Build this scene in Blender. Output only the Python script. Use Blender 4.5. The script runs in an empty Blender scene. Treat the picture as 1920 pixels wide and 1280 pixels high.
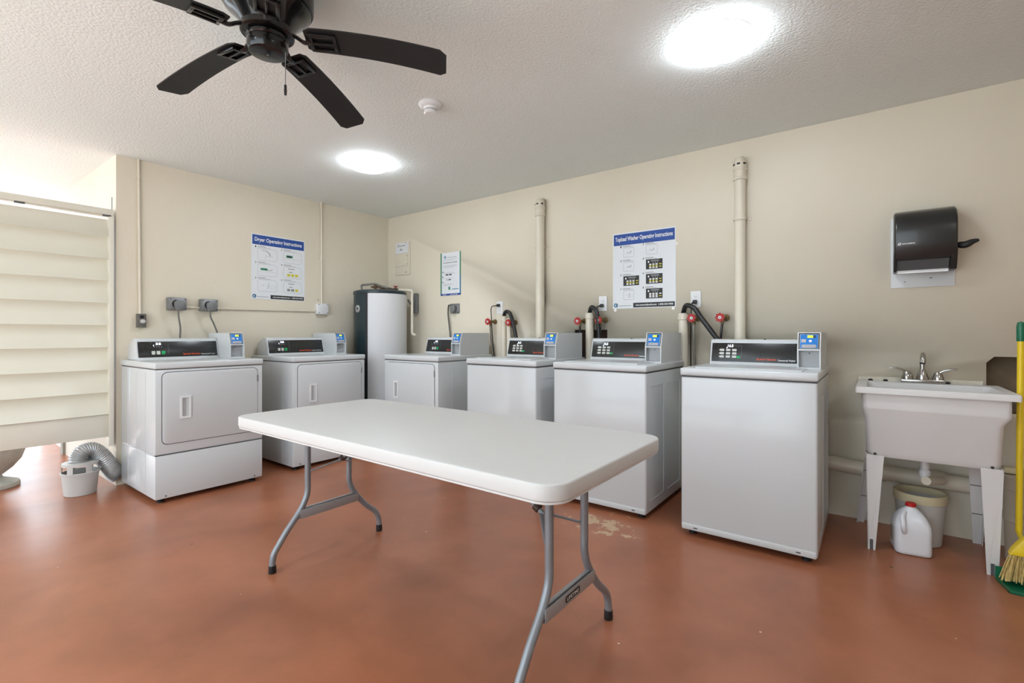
import bpy, bmesh, math, random
from mathutils import Vector, Matrix
random.seed(7)
sc = bpy.context.scene
COL = sc.collection
PI = math.pi
# ------------------------------------------------------------------ camera
CAM_H = 1.12
FPX = 905.0
cd = bpy.data.cameras.new('camera'); cam = bpy.data.objects.new('camera', cd); COL.objects.link(cam)
cd.sensor_fit = 'HORIZONTAL'; cd.sensor_width = 36.0; cd.lens = FPX / 1920 * 36.0
cd.shift_x = 0.0; cd.shift_y = -14.5 / 1920
cd.clip_start = 0.02; cd.clip_end = 200
TH = math.atan((960 + 248) / FPX)
cam.location = (0, 0, CAM_H)
cam.rotation_euler = (PI / 2, 0, PI / 2 - TH)      # looks towards (-cos TH, sin TH)
sc.camera = cam
# ------------------------------------------------------------------ world, view
w = bpy.data.worlds.new('world'); sc.world = w; w.use_nodes = True
bg = w.node_tree.nodes['Background']; bg.inputs[0].default_value = (0.80, 0.91, 1.0, 1); bg.inputs[1].default_value = 2.6
vs = sc.view_settings; vs.view_transform = 'Standard'; vs.look = 'None'; vs.exposure = 0.64; vs.gamma = 1.0; vs.use_curve_mapping = False
sl_ = bpy.data.lights.new('sun', 'SUN'); sl_.energy = 6.0; sl_.angle = math.radians(3); sl_.color = (.96, .97, 1.0)
sun = bpy.data.objects.new('sun', sl_); COL.objects.link(sun)
sun.rotation_euler = (math.radians(28), 0, math.radians(28))      # high sun from behind the photographer's right
def portal(loc, rot, sx, sy):
    l = bpy.data.lights.new('daylight_portal', 'AREA'); l.shape = 'RECTANGLE'; l.size = sx; l.size_y = sy
    l.cycles.is_portal = True
    o = bpy.data.objects.new('daylight_portal', l); COL.objects.link(o); o.location = loc; o.rotation_euler = rot
LAMP_E = 35.0

# ------------------------------------------------------------------ materials
def nt(name):
    m = bpy.data.materials.new(name); m.use_nodes = True
    n = m.node_tree.nodes; return m, n, m.node_tree.links, n['Principled BSDF']
def srgb(c):
    return tuple(((x / 255) / 12.92 if x / 255 <= .04045 else ((x / 255 + .055) / 1.055) ** 2.4) for x in c) + (1,)
def mat(name, col, rough=.5, metal=0.0, var=0.04, scale=6.0, bump=0.0, bscale=60.0, coat=0.0, spec=.5, trans=0.0, emit=None, es=0.0, rvar=.06):
    m, n, l, b = nt(name)
    c = srgb(col)
    tc = n.new('ShaderNodeTexCoord')
    ns = n.new('ShaderNodeTexNoise'); ns.inputs['Scale'].default_value = scale; ns.inputs['Detail'].default_value = 5
    l.new(tc.outputs['Object'], ns.inputs['Vector'])
    mx = n.new('ShaderNodeMix'); mx.data_type = 'RGBA'
    mx.inputs[6].default_value = tuple(max(0, x * (1 - var * 2)) for x in c[:3]) + (1,)
    mx.inputs[7].default_value = tuple(min(1, x * (1 + var)) for x in c[:3]) + (1,)
    l.new(ns.outputs['Fac'], mx.inputs[0]); l.new(mx.outputs[2], b.inputs['Base Color'])
    mr = n.new('ShaderNodeMapRange'); mr.inputs[3].default_value = max(0, rough - rvar); mr.inputs[4].default_value = min(1, rough + rvar)
    l.new(ns.outputs['Fac'], mr.inputs[0]); l.new(mr.outputs[0], b.inputs['Roughness'])
    b.inputs['Metallic'].default_value = metal; b.inputs['Coat Weight'].default_value = coat
    b.inputs['Specular IOR Level'].default_value = spec
    if trans: b.inputs['Transmission Weight'].default_value = trans
    if emit: b.inputs['Emission Color'].default_value = srgb(emit); b.inputs['Emission Strength'].default_value = es
    if bump:
        n2 = n.new('ShaderNodeTexNoise'); n2.inputs['Scale'].default_value = bscale; n2.inputs['Detail'].default_value = 4
        l.new(tc.outputs['Object'], n2.inputs['Vector'])
        bp = n.new('ShaderNodeBump'); bp.inputs['Strength'].default_value = bump; bp.inputs['Distance'].default_value = .004
        l.new(n2.outputs['Fac'], bp.inputs['Height']); l.new(bp.outputs[0], b.inputs['Normal'])
    return m

def wall_mat(name, col):
    m, n, l, b = nt(name); c = srgb(col)
    tc = n.new('ShaderNodeTexCoord')
    a = n.new('ShaderNodeTexNoise'); a.inputs['Scale'].default_value = 1.3; a.inputs['Detail'].default_value = 6; l.new(tc.outputs['Object'], a.inputs['Vector'])
    mx = n.new('ShaderNodeMix'); mx.data_type = 'RGBA'
    mx.inputs[6].default_value = (c[0] * .92, c[1] * .91, c[2] * .88, 1); mx.inputs[7].default_value = (c[0] * 1.05, c[1] * 1.05, c[2] * 1.06, 1)
    l.new(a.outputs['Fac'], mx.inputs[0])
    # small dark nail holes and scuffs
    v = n.new('ShaderNodeTexVoronoi'); v.inputs['Scale'].default_value = 2.2; l.new(tc.outputs['Object'], v.inputs['Vector'])
    lt = n.new('ShaderNodeMath'); lt.operation = 'LESS_THAN'; lt.inputs[1].default_value = .012; l.new(v.outputs['Distance'], lt.inputs[0])
    m2 = n.new('ShaderNodeMix'); m2.data_type = 'RGBA'; m2.inputs[7].default_value = (.05, .04, .03, 1)
    l.new(lt.outputs[0], m2.inputs[0]); l.new(mx.outputs[2], m2.inputs[6]); l.new(m2.outputs[2], b.inputs['Base Color'])
    b.inputs['Roughness'].default_value = .42; b.inputs['Specular IOR Level'].default_value = .35
    s = n.new('ShaderNodeTexNoise'); s.inputs['Scale'].default_value = 14; s.inputs['Detail'].default_value = 8; l.new(tc.outputs['Object'], s.inputs['Vector'])
    bp = n.new('ShaderNodeBump'); bp.inputs['Strength'].default_value = .25; bp.inputs['Distance'].default_value = .01
    l.new(s.outputs['Fac'], bp.inputs['Height']); l.new(bp.outputs[0], b.inputs['Normal'])
    return m

def ceiling_mat():
    m, n, l, b = nt('textured_ceiling_paint'); c = srgb((230, 235, 233))
    tc = n.new('ShaderNodeTexCoord')
    a = n.new('ShaderNodeTexNoise'); a.inputs['Scale'].default_value = 70; a.inputs['Detail'].default_value = 5; a.inputs['Roughness'].default_value = .6
    l.new(tc.outputs['Object'], a.inputs['Vector'])
    v = n.new('ShaderNodeTexVoronoi'); v.inputs['Scale'].default_value = 95; v.feature = 'SMOOTH_F1'; l.new(tc.outputs['Object'], v.inputs['Vector'])
    ad = n.new('ShaderNodeMath'); ad.operation = 'SUBTRACT'; l.new(a.outputs['Fac'], ad.inputs[0]); l.new(v.outputs['Distance'], ad.inputs[1])
    bp = n.new('ShaderNodeBump'); bp.inputs['Strength'].default_value = .32; bp.inputs['Distance'].default_value = .008
    l.new(ad.outputs[0], bp.inputs['Height']); l.new(bp.outputs[0], b.inputs['Normal'])
    f = n.new('ShaderNodeTexNoise'); f.inputs['Scale'].default_value = .9; l.new(tc.outputs['Object'], f.inputs['Vector'])
    mx = n.new('ShaderNodeMix'); mx.data_type = 'RGBA'
    mx.inputs[6].default_value = (c[0] * .96, c[1] * .955, c[2] * .94, 1); mx.inputs[7].default_value = (c[0] * 1.03, c[1] * 1.03, c[2] * 1.04, 1)
    l.new(f.outputs['Fac'], mx.inputs[0]); l.new(mx.outputs[2], b.inputs['Base Color'])
    b.inputs['Roughness'].default_value = .75; b.inputs['Specular IOR Level'].default_value = .2
    return m

def floor_mat():
    m, n, l, b = nt('painted_red_concrete')
    tc = n.new('ShaderNodeTexCoord')
    a = n.new('ShaderNodeTexNoise'); a.inputs['Scale'].default_value = 1.3; a.inputs['Detail'].default_value = 6; a.inputs['Roughness'].default_value = .5; a.inputs['Distortion'].default_value = .6
    l.new(tc.outputs['Object'], a.inputs['Vector'])
    r = n.new('ShaderNodeValToRGB'); e = r.color_ramp.elements
    e[0].position = .3; e[0].color = srgb((142, 87, 60)); e[1].position = .72; e[1].color = srgb((174, 112, 82))
    k = e.new(.5); k.color = srgb((160, 100, 71))
    l.new(a.outputs['Fac'], r.inputs[0])
    g2 = n.new('ShaderNodeTexNoise'); g2.inputs['Scale'].default_value = 4.5; g2.inputs['Detail'].default_value = 8; g2.inputs['Roughness'].default_value = .62; l.new(tc.outputs['Object'], g2.inputs['Vector'])
    gm = n.new('ShaderNodeMapRange'); gm.inputs[1].default_value = .3; gm.inputs[2].default_value = .7; gm.inputs[3].default_value = .90; gm.inputs[4].default_value = 1.10; l.new(g2.outputs['Fac'], gm.inputs[0])
    gv = n.new('ShaderNodeVectorMath'); gv.operation = 'SCALE'; l.new(r.outputs[0], gv.inputs[0]); l.new(gm.outputs[0], gv.inputs['Scale'])
    # flaked chips of pale filler
    c1 = n.new('ShaderNodeTexNoise'); c1.inputs['Scale'].default_value = 9; c1.inputs['Detail'].default_value = 7; c1.inputs['Roughness'].default_value = .7
    l.new(tc.outputs['Object'], c1.inputs['Vector'])
    d = n.new('ShaderNodeVectorMath'); d.operation = 'DISTANCE'; d.inputs[1].default_value = (-1.26, 2.60, 0); l.new(tc.outputs['Object'], d.inputs[0])
    mr = n.new('ShaderNodeMapRange'); mr.inputs[1].default_value = .02; mr.inputs[2].default_value = .42; mr.inputs[3].default_value = .46; mr.inputs[4].default_value = .76
    l.new(d.outputs['Value'], mr.inputs[0])
    gt = n.new('ShaderNodeMath'); gt.operation = 'GREATER_THAN'; l.new(c1.outputs['Fac'], gt.inputs[0]); l.new(mr.outputs[0], gt.inputs[1])
    m1 = n.new('ShaderNodeMix'); m1.data_type = 'RGBA'; m1.inputs[7].default_value = srgb((196, 165, 130)); l.new(gt.outputs[0], m1.inputs[0]); l.new(gv.outputs[0], m1.inputs[6])
    # tiny pale specks and dark specks
    v = n.new('ShaderNodeTexVoronoi'); v.inputs['Scale'].default_value = 4.6; l.new(tc.outputs['Object'], v.inputs['Vector'])
    lt = n.new('ShaderNodeMath'); lt.operation = 'LESS_THAN'; lt.inputs[1].default_value = .022; l.new(v.outputs['Distance'], lt.inputs[0])
    m2 = n.new('ShaderNodeMix'); m2.data_type = 'RGBA'; m2.inputs[7].default_value = srgb((215, 190, 160)); l.new(lt.outputs[0], m2.inputs[0]); l.new(m1.outputs[2], m2.inputs[6])
    v3 = n.new('ShaderNodeTexVoronoi'); v3.inputs['Scale'].default_value = 3.4
    mp = n.new('ShaderNodeMapping'); mp.inputs['Location'].default_value = (3.3, 1.7, 0); l.new(tc.outputs['Object'], mp.inputs[0]); l.new(mp.outputs[0], v3.inputs['Vector'])
    lt3 = n.new('ShaderNodeMath'); lt3.operation = 'LESS_THAN'; lt3.inputs[1].default_value = .022; l.new(v3.outputs['Distance'], lt3.inputs[0])
    m3 = n.new('ShaderNodeMix'); m3.data_type = 'RGBA'; m3.inputs[7].default_value = srgb((60, 44, 36)); l.new(lt3.outputs[0], m3.inputs[0]); l.new(m2.outputs[2], m3.inputs[6])
    l.new(m3.outputs[2], b.inputs['Base Color'])
    a2 = n.new('ShaderNodeTexNoise'); a2.inputs['Scale'].default_value = 2.2; a2.inputs['Detail'].default_value = 3; l.new(tc.outputs['Object'], a2.inputs['Vector'])
    rr = n.new('ShaderNodeMapRange'); rr.inputs[3].default_value = .24; rr.inputs[4].default_value = .36; l.new(a2.outputs['Fac'], rr.inputs[0]); l.new(rr.outputs[0], b.inputs['Roughness'])
    b.inputs['Specular IOR Level'].default_value = .5
    bp = n.new('ShaderNodeBump'); bp.inputs['Strength'].default_value = .10; bp.inputs['Distance'].default_value = .006; l.new(a2.outputs['Fac'], bp.inputs['Height']); l.new(bp.outputs[0], b.inputs['Normal'])
    return m

M = dict(
 wall=wall_mat('cream_wall_paint', (222, 214, 196)), ceil=ceiling_mat(), floor=floor_mat(),
 wall_white=wall_mat('off_white_exterior_paint', (212, 207, 194)),
 enamel=mat('white_enamel', (206, 210, 212), .24, coat=.2, var=.003, rvar=.0),
 enamel2=mat('white_textured_panel', (207, 210, 211), .35, var=.01),
 seam=mat('dark_seam', (70, 70, 74), .6), black=mat('black_control_overlay', (34, 35, 35), .28, var=.05),
 dark=mat('black_rubber', (22, 22, 24), .5), slot=mat('mid_grey_plastic', (90, 92, 94), .5),  # slot: plain mid grey for screws, latches, plugs and ribs
 plastic=mat('white_plastic', (228, 229, 230), .4, var=.015), grey=mat('light_grey_plastic', (170, 172, 174), .45),
 btn=mat('pale_button', (205, 206, 200), .4), green=mat('green_button', (20, 165, 95), .4),
 led=mat('lit_white_digits', (240, 245, 255), .4, emit=(225, 235, 255), es=1.6),
 orange=mat('orange_lettering', (232, 84, 40), .5), white=mat('white_lettering', (235, 235, 235), .5),
 blue=mat('blue_reader_face', (20, 120, 205), .35), lime=mat('lit_lime_display', (210, 235, 40), .4, emit=(215, 240, 60), es=.6),
 steel=mat('galvanised_steel', (150, 152, 154), .42, metal=.75, var=.08, scale=20),
 tube=mat('grey_powder_coat_tube', (138, 143, 148), .38, metal=.35, var=.06, scale=30),
 bar=mat('brushed_grey_bar', (168, 172, 176), .4, metal=.35), rust=mat('rusty_latch', (74, 58, 50), .6, metal=.4, var=.25, scale=60),
 table=mat('white_moulded_polyethylene', (206, 206, 204), .42, var=.02, bump=.12, bscale=500, scale=9),
 chrome=mat('brushed_chrome', (178, 176, 172), .2, metal=1.0, var=.03),
 tub=mat('aged_white_polymer', (218, 216, 214), .45, var=.04, scale=5), caulk=mat('cracked_caulk', (214, 208, 190), .8, var=.1, scale=40, bump=.5),
 pipe=mat('cream_painted_pipe', (220, 212, 194), .35, var=.03), hose=mat('black_hose', (26, 26, 28), .35),
 cord=mat('grey_cord', (112, 110, 104), .5), braid=mat('braided_grey_hose', (140, 136, 126), .45, metal=.4, var=.2, scale=90),
 brass=mat('tarnished_brass', (132, 112, 78), .45, metal=.6, var=.2, scale=40), red=mat('red_valve_paint', (176, 34, 30), .4, var=.08, scale=30),
 gunmetal=mat('grey_box_enamel', (128, 131, 132), .45, metal=.3, var=.08, scale=18),
 oldbox=mat('paint_flecked_steel', (120, 118, 112), .55, metal=.3, var=.35, scale=70),
 fan=mat('satin_black_metal', (20, 19, 20), .25, metal=.4, coat=.3, var=.05), blade=mat('matt_black_blade', (17, 17, 18), .5, var=.08, bump=.15),
 lens=mat('frosted_light_lens', (255, 255, 255), .5, var=0, emit=(236, 245, 255), es=LAMP_E), trim=mat('white_fixture_rim', (240, 240, 238), .4),
 tealjacket=mat('dark_teal_jacket', (30, 48, 54), .35, var=.06), foil=mat('white_insulation_wrap', (214, 215, 217), .5, var=.04, scale=4, bump=.3, bscale=8),
 badge=mat('silver_badge', (190, 190, 188), .35), copper=mat('old_copper_pipe', (96, 74, 56), .5, metal=.6, var=.2, scale=30),
 paper=mat('poster_paper', (224, 227, 230), .55, var=.01), bluep=mat('poster_blue_ink', (28, 72, 150), .5), blackp=mat('poster_black_ink', (38, 38, 38), .55),
 inkline=mat('poster_line_ink', (140, 142, 142), .6), yellowp=mat('poster_yellow_ink', (208, 198, 60), .55), greenp=mat('poster_green_ink', (38, 128, 92), .55), tealp=mat('poster_teal_ink', (40, 120, 160), .5),
 smoke=mat('smoky_plastic_cover', (36, 36, 36), .3, coat=.15, var=.06, scale=3), smoke2=mat('dark_grey_inner', (84, 84, 86), .3),
 brown=mat('dark_brown_cavity', (72, 52, 40), .8, var=.25, scale=12), niche=mat('grimy_cavity', (120, 104, 82), .85, var=.35, scale=9, bump=.5, bscale=14),
 jug=mat('milky_jug_plastic', (226, 228, 232), .3, var=.02), redcap=mat('red_cap', (188, 30, 30), .4), label=mat('worn_label', (190, 180, 165), .6, var=.4, scale=80),
 pail=mat('pale_grey_pail', (196, 194, 190), .45, var=.04), rimp=mat('yellowed_rim', (212, 200, 165), .5, var=.06), oldpvc=mat('beige_bin_plastic', (200, 190, 172), .55, var=.08),
 yellow=mat('yellow_broom_pole', (236, 204, 36), .35, var=.08, scale=12), bgreen=mat('green_plastic', (14, 104, 72), .35), straw=mat('broom_straw', (214, 186, 118), .7, var=.25, scale=60),
 stone=mat('grey_cast_stone', (188, 190, 186), .8, var=.22, scale=14, bump=.6, bscale=30), foilduct=mat('foil_duct', (190, 190, 190), .36, metal=.5, var=.15, scale=25),
 bounce_ground=mat('pale_bounce_ground', (214, 212, 206), .8, var=.04, scale=2),
 louver=mat('cream_louver_enamel', (226, 222, 208), .4, var=.015), door=mat('white_door_paint', (236, 234, 228), .4), post=mat('grey_post', (150, 148, 138), .6),
 tape=mat('white_tape', (240, 240, 236), .6), pink=mat('maroon_line', (120, 40, 45), .5),
)

# ------------------------------------------------------------------ mesh helpers
def tag(o, label=None, cat=None, group=None, kind=None):
    if label: o['label'] = label
    if cat: o['category'] = cat
    if group: o['group'] = group
    if kind: o['kind'] = kind
    return o
def empty(name, loc=(0, 0, 0), rz=0.0):
    o = bpy.data.objects.new(name, None); COL.objects.link(o); o.location = loc; o.rotation_euler = (0, 0, rz); o.empty_display_size = .1
    return o
def kids(o): return [c for c in bpy.data.objects if c.parent == o]
def copy_tree(o, parent=None):
    c = o.copy(); COL.objects.link(c)
    c.parent = parent
    for ch in kids(o): copy_tree(ch, c)
    return c
_txt = {}
def text_geo(body):
    if body in _txt: return _txt[body]
    cu = bpy.data.curves.new('t', 'FONT'); cu.body = body; cu.size = 1; cu.offset = .018; cu.resolution_u = 3
    o = bpy.data.objects.new('t', cu); COL.objects.link(o)
    bpy.context.view_layer.update()
    me = o.evaluated_get(bpy.context.evaluated_depsgraph_get()).to_mesh()
    vs_ = [tuple(v.co) for v in me.vertices]; fs = [tuple(p.vertices) for p in me.polygons]
    x0 = min(v[0] for v in vs_); x1 = max(v[0] for v in vs_); y0 = min(v[1] for v in vs_); y1 = max(v[1] for v in vs_)
    bpy.data.objects.remove(o); bpy.data.curves.remove(cu)
    _txt[body] = (vs_, fs, x0, x1, y0, y1); return _txt[body]

class MB:
    def __init__(s): s.bm = bmesh.new(); s.mats = []; s.T = Matrix.Identity(4)
    def mi(s, m):
        if m not in s.mats: s.mats.append(m)
        return s.mats.index(m)
    def _merge(s, tb, m):
        i = s.mi(m)
        for f in tb.faces: f.material_index = i
        tb.transform(s.T)
        me = bpy.data.meshes.new('tmp'); tb.to_mesh(me); tb.free(); s.bm.from_mesh(me); bpy.data.meshes.remove(me)
    def box(s, a, b, m=None, r=0.0, seg=2, M_=None):
        tb = bmesh.new(); bmesh.ops.create_cube(tb, size=1)
        a = Vector(a); b = Vector(b); c = (a + b) / 2; d = b - a
        for v in tb.verts: v.co = Vector((v.co.x * d.x, v.co.y * d.y, v.co.z * d.z)) + c
        if r > 0: bmesh.ops.bevel(tb, geom=list(tb.edges), offset=min(r, min(abs(d.x), abs(d.y), abs(d.z)) * .49), segments=seg, profile=.5, affect='EDGES')
        if M_ is not None: tb.transform(M_)
        s._merge(tb, m); return s
    def prism(s, poly, lo, hi, axis='z', m=None, r=0.0, seg=2):
        """poly 2D; axis z: (x,y) extruded in z; axis y: (x,z) extruded in y; axis x: (y,z) extruded in x"""
        tb = bmesh.new()
        def P(p, h):
            return (p[0], p[1], h) if axis == 'z' else ((p[0], h, p[1]) if axis == 'y' else (h, p[0], p[1]))
        A = [tb.verts.new(P(p, lo)) for p in poly]; B = [tb.verts.new(P(p, hi)) for p in poly]
        n = len(poly)
        tb.faces.new(A); tb.faces.new(B)
        for i in range(n): tb.faces.new((A[i], A[(i + 1) % n], B[(i + 1) % n], B[i]))
        bmesh.ops.recalc_face_normals(tb, faces=tb.faces)
        if r > 0:
            es = [e for e in tb.edges if (e.verts[0] in A) == (e.verts[1] in A)]
            bmesh.ops.bevel(tb, geom=es, offset=r, segments=seg, profile=.5, affect='EDGES')
        s._merge(tb, m); return s
    def lathe(s, prof, c=(0, 0, 0), axis='z', n=32, m=None, cap=True, a0=0, a1=2 * PI, sx=1, sy=1):
        tb = bmesh.new(); full = abs(a1 - a0 - 2 * PI) < 1e-6; k = n if full else n + 1
        rings = []
        for (r, h) in prof:
            ring = []
            for i in range(k):
                a = a0 + (a1 - a0) * i / n
                x, y = r * math.cos(a) * sx, r * math.sin(a) * sy
                p = {'z': (x, y, h), 'y': (x, h, y), 'x': (h, x, y)}[axis]
                ring.append(tb.verts.new((p[0] + c[0], p[1] + c[1], p[2] + c[2])))
            rings.append(ring)
        for A, B in zip(rings, rings[1:]):
            for i in range(k if full else k - 1):
                tb.faces.new((A[i], A[(i + 1) % k], B[(i + 1) % k], B[i]))
        if cap and full:
            if prof[0][0] > 1e-6: tb.faces.new(rings[0])
            if prof[-1][0] > 1e-6: tb.faces.new(rings[-1])
        bmesh.ops.remove_doubles(tb, verts=tb.verts, dist=1e-6)
        bmesh.ops.recalc_face_normals(tb, faces=tb.faces)
        s._merge(tb, m); return s
    def tube(s, pts, r, m=None, n=12, cap=True, smooth=True, radii=None, flat=None):
        pts = [Vector(p) for p in pts]
        if smooth and len(pts) > 2:
            q = []; res = smooth if isinstance(smooth, int) and smooth > 1 else 6
            for i in range(len(pts) - 1):
                p0 = pts[max(i - 1, 0)]; p1 = pts[i]; p2 = pts[i + 1]; p3 = pts[min(i + 2, len(pts) - 1)]
                for j in range(res):
                    t = j / res
                    q.append(.5 * ((2 * p1) + (-p0 + p2) * t + (2 * p0 - 5 * p1 + 4 * p2 - p3) * t * t + (-p0 + 3 * p1 - 3 * p2 + p3) * t ** 3))
            q.append(pts[-1]); pts = q
        tb = bmesh.new(); rings = []; up = None
        for i, p in enumerate(pts):
            d = (pts[min(i + 1, len(pts) - 1)] - pts[max(i - 1, 0)]).normalized()
            if up is None:
                up = Vector((0, 0, 1)) if abs(d.z) < .9 else Vector((1, 0, 0))
            u = (up - d * up.dot(d)).normalized(); up = u; v = d.cross(u)
            rr = radii(i, len(pts)) if radii else r
            f = flat or 1.0
            rings.append([tb.verts.new(p + u * math.cos(2 * PI * k / n) * rr * f + v * math.sin(2 * PI * k / n) * rr) for k in range(n)])
        for A, B in zip(rings, rings[1:]):
            for k in range(n): tb.faces.new((A[k], A[(k + 1) % n], B[(k + 1) % n], B[k]))
        if cap: tb.faces.new(rings[0]); tb.faces.new(rings[-1])
        bmesh.ops.recalc_face_normals(tb, faces=tb.faces)
        s._merge(tb, m); return s
    def text(s, body, x, z, w_, h, y, m, right=False):
        """text in the local XZ plane facing -y, lower left (x,z), fitted to w_ by h"""
        V, F, x0, x1, y0, y1 = text_geo(body)
        tb = bmesh.new(); sx = w_ / (x1 - x0); sz = h / (y1 - y0)
        L = [tb.verts.new((x + (v[0] - x0) * sx, y, z + (v[1] - y0) * sz)) for v in V]
        for f in F:
            try: tb.faces.new([L[i] for i in f])
            except ValueError: pass
        s._merge(tb, m); return s
    def quad(s, x0, z0, x1, z1, y, m):
        tb = bmesh.new(); tb.faces.new([tb.verts.new(p) for p in ((x0, y, z0), (x1, y, z0), (x1, y, z1), (x0, y, z1))]); s._merge(tb, m); return s
    def build(s, name, m=None, parent=None, sharp=35, loc=None, rz=None):
        me = bpy.data.meshes.new(name)
        s.bm.to_mesh(me); s.bm.free()
        for k in s.mats: me.materials.append(M[k if k is not None else m])
        for p in me.polygons: p.use_smooth = True
        try: me.set_sharp_from_angle(angle=math.radians(sharp))
        except Exception: pass
        o = bpy.data.objects.new(name, me); COL.objects.link(o)
        if parent is not None: o.parent = parent
        if loc: o.location = loc
        if rz is not None: o.rotation_euler = (0, 0, rz)
        return o
def rrect(x0, z0, x1, z1, r, n=5):
    out = []
    for cx, cz, a in ((x1 - r, z0 + r, -PI / 2), (x1 - r, z1 - r, 0), (x0 + r, z1 - r, PI / 2), (x0 + r, z0 + r, PI)):
        for i in range(n + 1):
            t = a + PI / 2 * i / n; out.append((cx + r * math.cos(t), cz + r * math.sin(t)))
    return out
def frame_rr(mb, x0, z0, x1, z1, r, t, y, m, depth=.0006):
    """thin outline of a rounded rectangle in the XZ plane at y"""
    A = rrect(x0, z0, x1, z1, r); B = rrect(x0 + t, z0 + t, x1 - t, z1 - t, max(r - t, .0005))
    tb = bmesh.new(); n = len(A)
    a = [tb.verts.new((p[0], y, p[1])) for p in A]; b = [tb.verts.new((p[0], y, p[1])) for p in B]
    for i in range(n): tb.faces.new((a[i], a[(i + 1) % n], b[(i + 1) % n], b[i]))
    mb._merge(tb, m)

# ------------------------------------------------------------------ the room
XA = -4.48; YB = 3.6; H = 2.445; YA0 = 1.10
XR = 2.6; YN = -1.3; XO = -8.5
def structure(o, label=None): o['kind'] = 'structure'; return o
structure(MB().box((XO - 3, YN - .2, -.2), (XR + .2, YB + .3, 0)).build('floor', 'floor'))
structure(MB().box((XO - 3, YN - 9, -.22), (XR + 10, YN - .2, -.02)).build('bounce_floor_outside', 'bounce_ground'))  # unseen pale ground, added to bounce daylight up onto the ceiling
structure(MB().box((XR + .2, YN - .2, -.22), (XR + 10, YB + 4, -.02)).build('bounce_floor_outside', 'bounce_ground'))  # second pale ground added out of view as a daylight reflector
structure(MB().box((XO + 1.0, YN, H), (XR + .2, YB + .3, H + .2)).build('ceiling', 'ceil'))
structure(MB().box((XA - .16, YA0 + .0, 0), (XA, YB, H)).build('wall_left', 'wall'))
structure(MB().box((-6.0, YA0, 0), (XA - .16, YA0 + .12, H)).build('wall_outer', 'wall_white'))
structure(MB().box((XR, YN, 0), (XR + .2, YB, H)).build('wall_far', 'wall'))
# long wall with two broken-out cavities
def cut_wall():
    mb = MB().box((XA - .16, YB, 0), (XR + .2, YB + .3, H)); o = mb.build('wall_right', 'wall')
    o.data.materials.append(M['niche']); o.data.materials.append(M['brown'])
    cuts = []
    c1 = MB().prism([(.484, .70), (.95, .70), (.95, .998), (.515, .998), (.484, .965)], YB - .1, YB + .11, 'y').build('cut', 'niche')
    c2 = MB().prism([(-2.075, .60), (-1.73, .60), (-1.73, 1.153), (-2.03, 1.153), (-2.03, 1.10), (-2.075, 1.10)], YB - .1, YB + .09, 'y').build('cut', 'brown')
    for c in (c1, c2):
        md = o.modifiers.new('b', 'BOOLEAN'); md.object = c; md.operation = 'DIFFERENCE'; md.solver = 'EXACT'; md.material_mode = 'TRANSFER'
    bpy.context.view_layer.update()
    me = bpy.data.meshes.new_from_object(o.evaluated_get(bpy.context.evaluated_depsgraph_get()))
    o.modifiers.clear(); o.data = me
    for c in (c1, c2): bpy.data.objects.remove(c)
    structure(o)
cut_wall()
# near wall, behind the photographer, with an unseen opening added to let in daylight
nw = MB()
nw.box((XA - .16, YN - .2, 0), (-3.9, YN, H)); nw.box((.2, YN - .2, 0), (XR + .2, YN, H)); nw.box((-3.9, YN - .2, 2.35), (.2, YN, H)); nw.box((-3.9, YN - .2, 0), (.2, YN, .25))
structure(nw.build('wall_near', 'wall'))
portal((-1.85, YN - .1, 1.3), (-PI / 2, 0, 0), 4.1, 2.1)
structure(MB().box((XA - .10, YN, 0), (XA, -.9, H)).build('wall_side', 'wall'))
# bottom of a white door further out, beyond the outer wall
structure(MB().box((-6.08, YA0 - .02, 0), (-6.0, YA0 + .14, 1.85)).build('trim_1', 'post'))
structure(MB().box((-7.3, YA0 + .04, 0), (-6.08, YA0 + .09, 1.85), r=.003).build('door_1', 'door'))

# ------------------------------------------------------------------ louvred screen
def louver_screen():
    t = empty('louvered_screen', (XA - .03, .25, 0)); tag(t, 'tall cream screen of wide horizontal metal louvers hung in the wall opening, floor gap beneath', 'louver screen')
    y0, y1 = -.80, .815         # local y
    MB().box((-.05, y0, 1.985), (.045, y1 + .018, 2.03), r=.003).build('top_rail', 'louver', t)
    MB().box((-.015, y0, .365), (.02, y1 + .004, .545), r=.003).build('bottom_rail', 'louver', t)
    MB().box((-.070, y1, .30), (.045, y1 + .02, 1.985), r=.002).build('stile', 'louver', t)
    MB().box((.041, y1 - .010, .30), (.047, y1 + .020, 1.985), r=.002).build('stile', 'louver', t)
    MB().box((-.045, y0 + .0, .30), (-.026, y0 + .03, 2.02), r=.002).build('stile', 'louver', t)
    zs = [1.98, 1.828, 1.666, 1.507, 1.345, 1.183, 1.022, .858, .695, .535]
    first = None
    for i in range(len(zs) - 1):
        zt, zb = zs[i], zs[i + 1]
        prof = []
        ztop = zt + .022 if i else zt - .012
        fr = [(-.048 + .088 * (k / 10) ** 2.3, ztop - (ztop - zb) * k / 10) for k in range(11)]
        prof = fr + [(x - .004, z - .001) for x, z in reversed(fr)]
        m = MB(); m.prism(prof, y0, y1 + .004, 'y')
        m.build('louver_blade', 'louver', t)
    for yy in (.32, .77): MB().box((.030, yy, 1.974), (.047, yy + .05, 1.986), r=.002).build('latch', 'slot', t)
    MB().tube([(.0, y1 + .018, 2.0), (.0, y1 + .018, 2.13)], .0025, n=6).build('hanger_rod', 'slot', t)
louver_screen()
# screen beyond the photograph's left edge closes the rest of the opening only partly (daylight enters)

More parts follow.
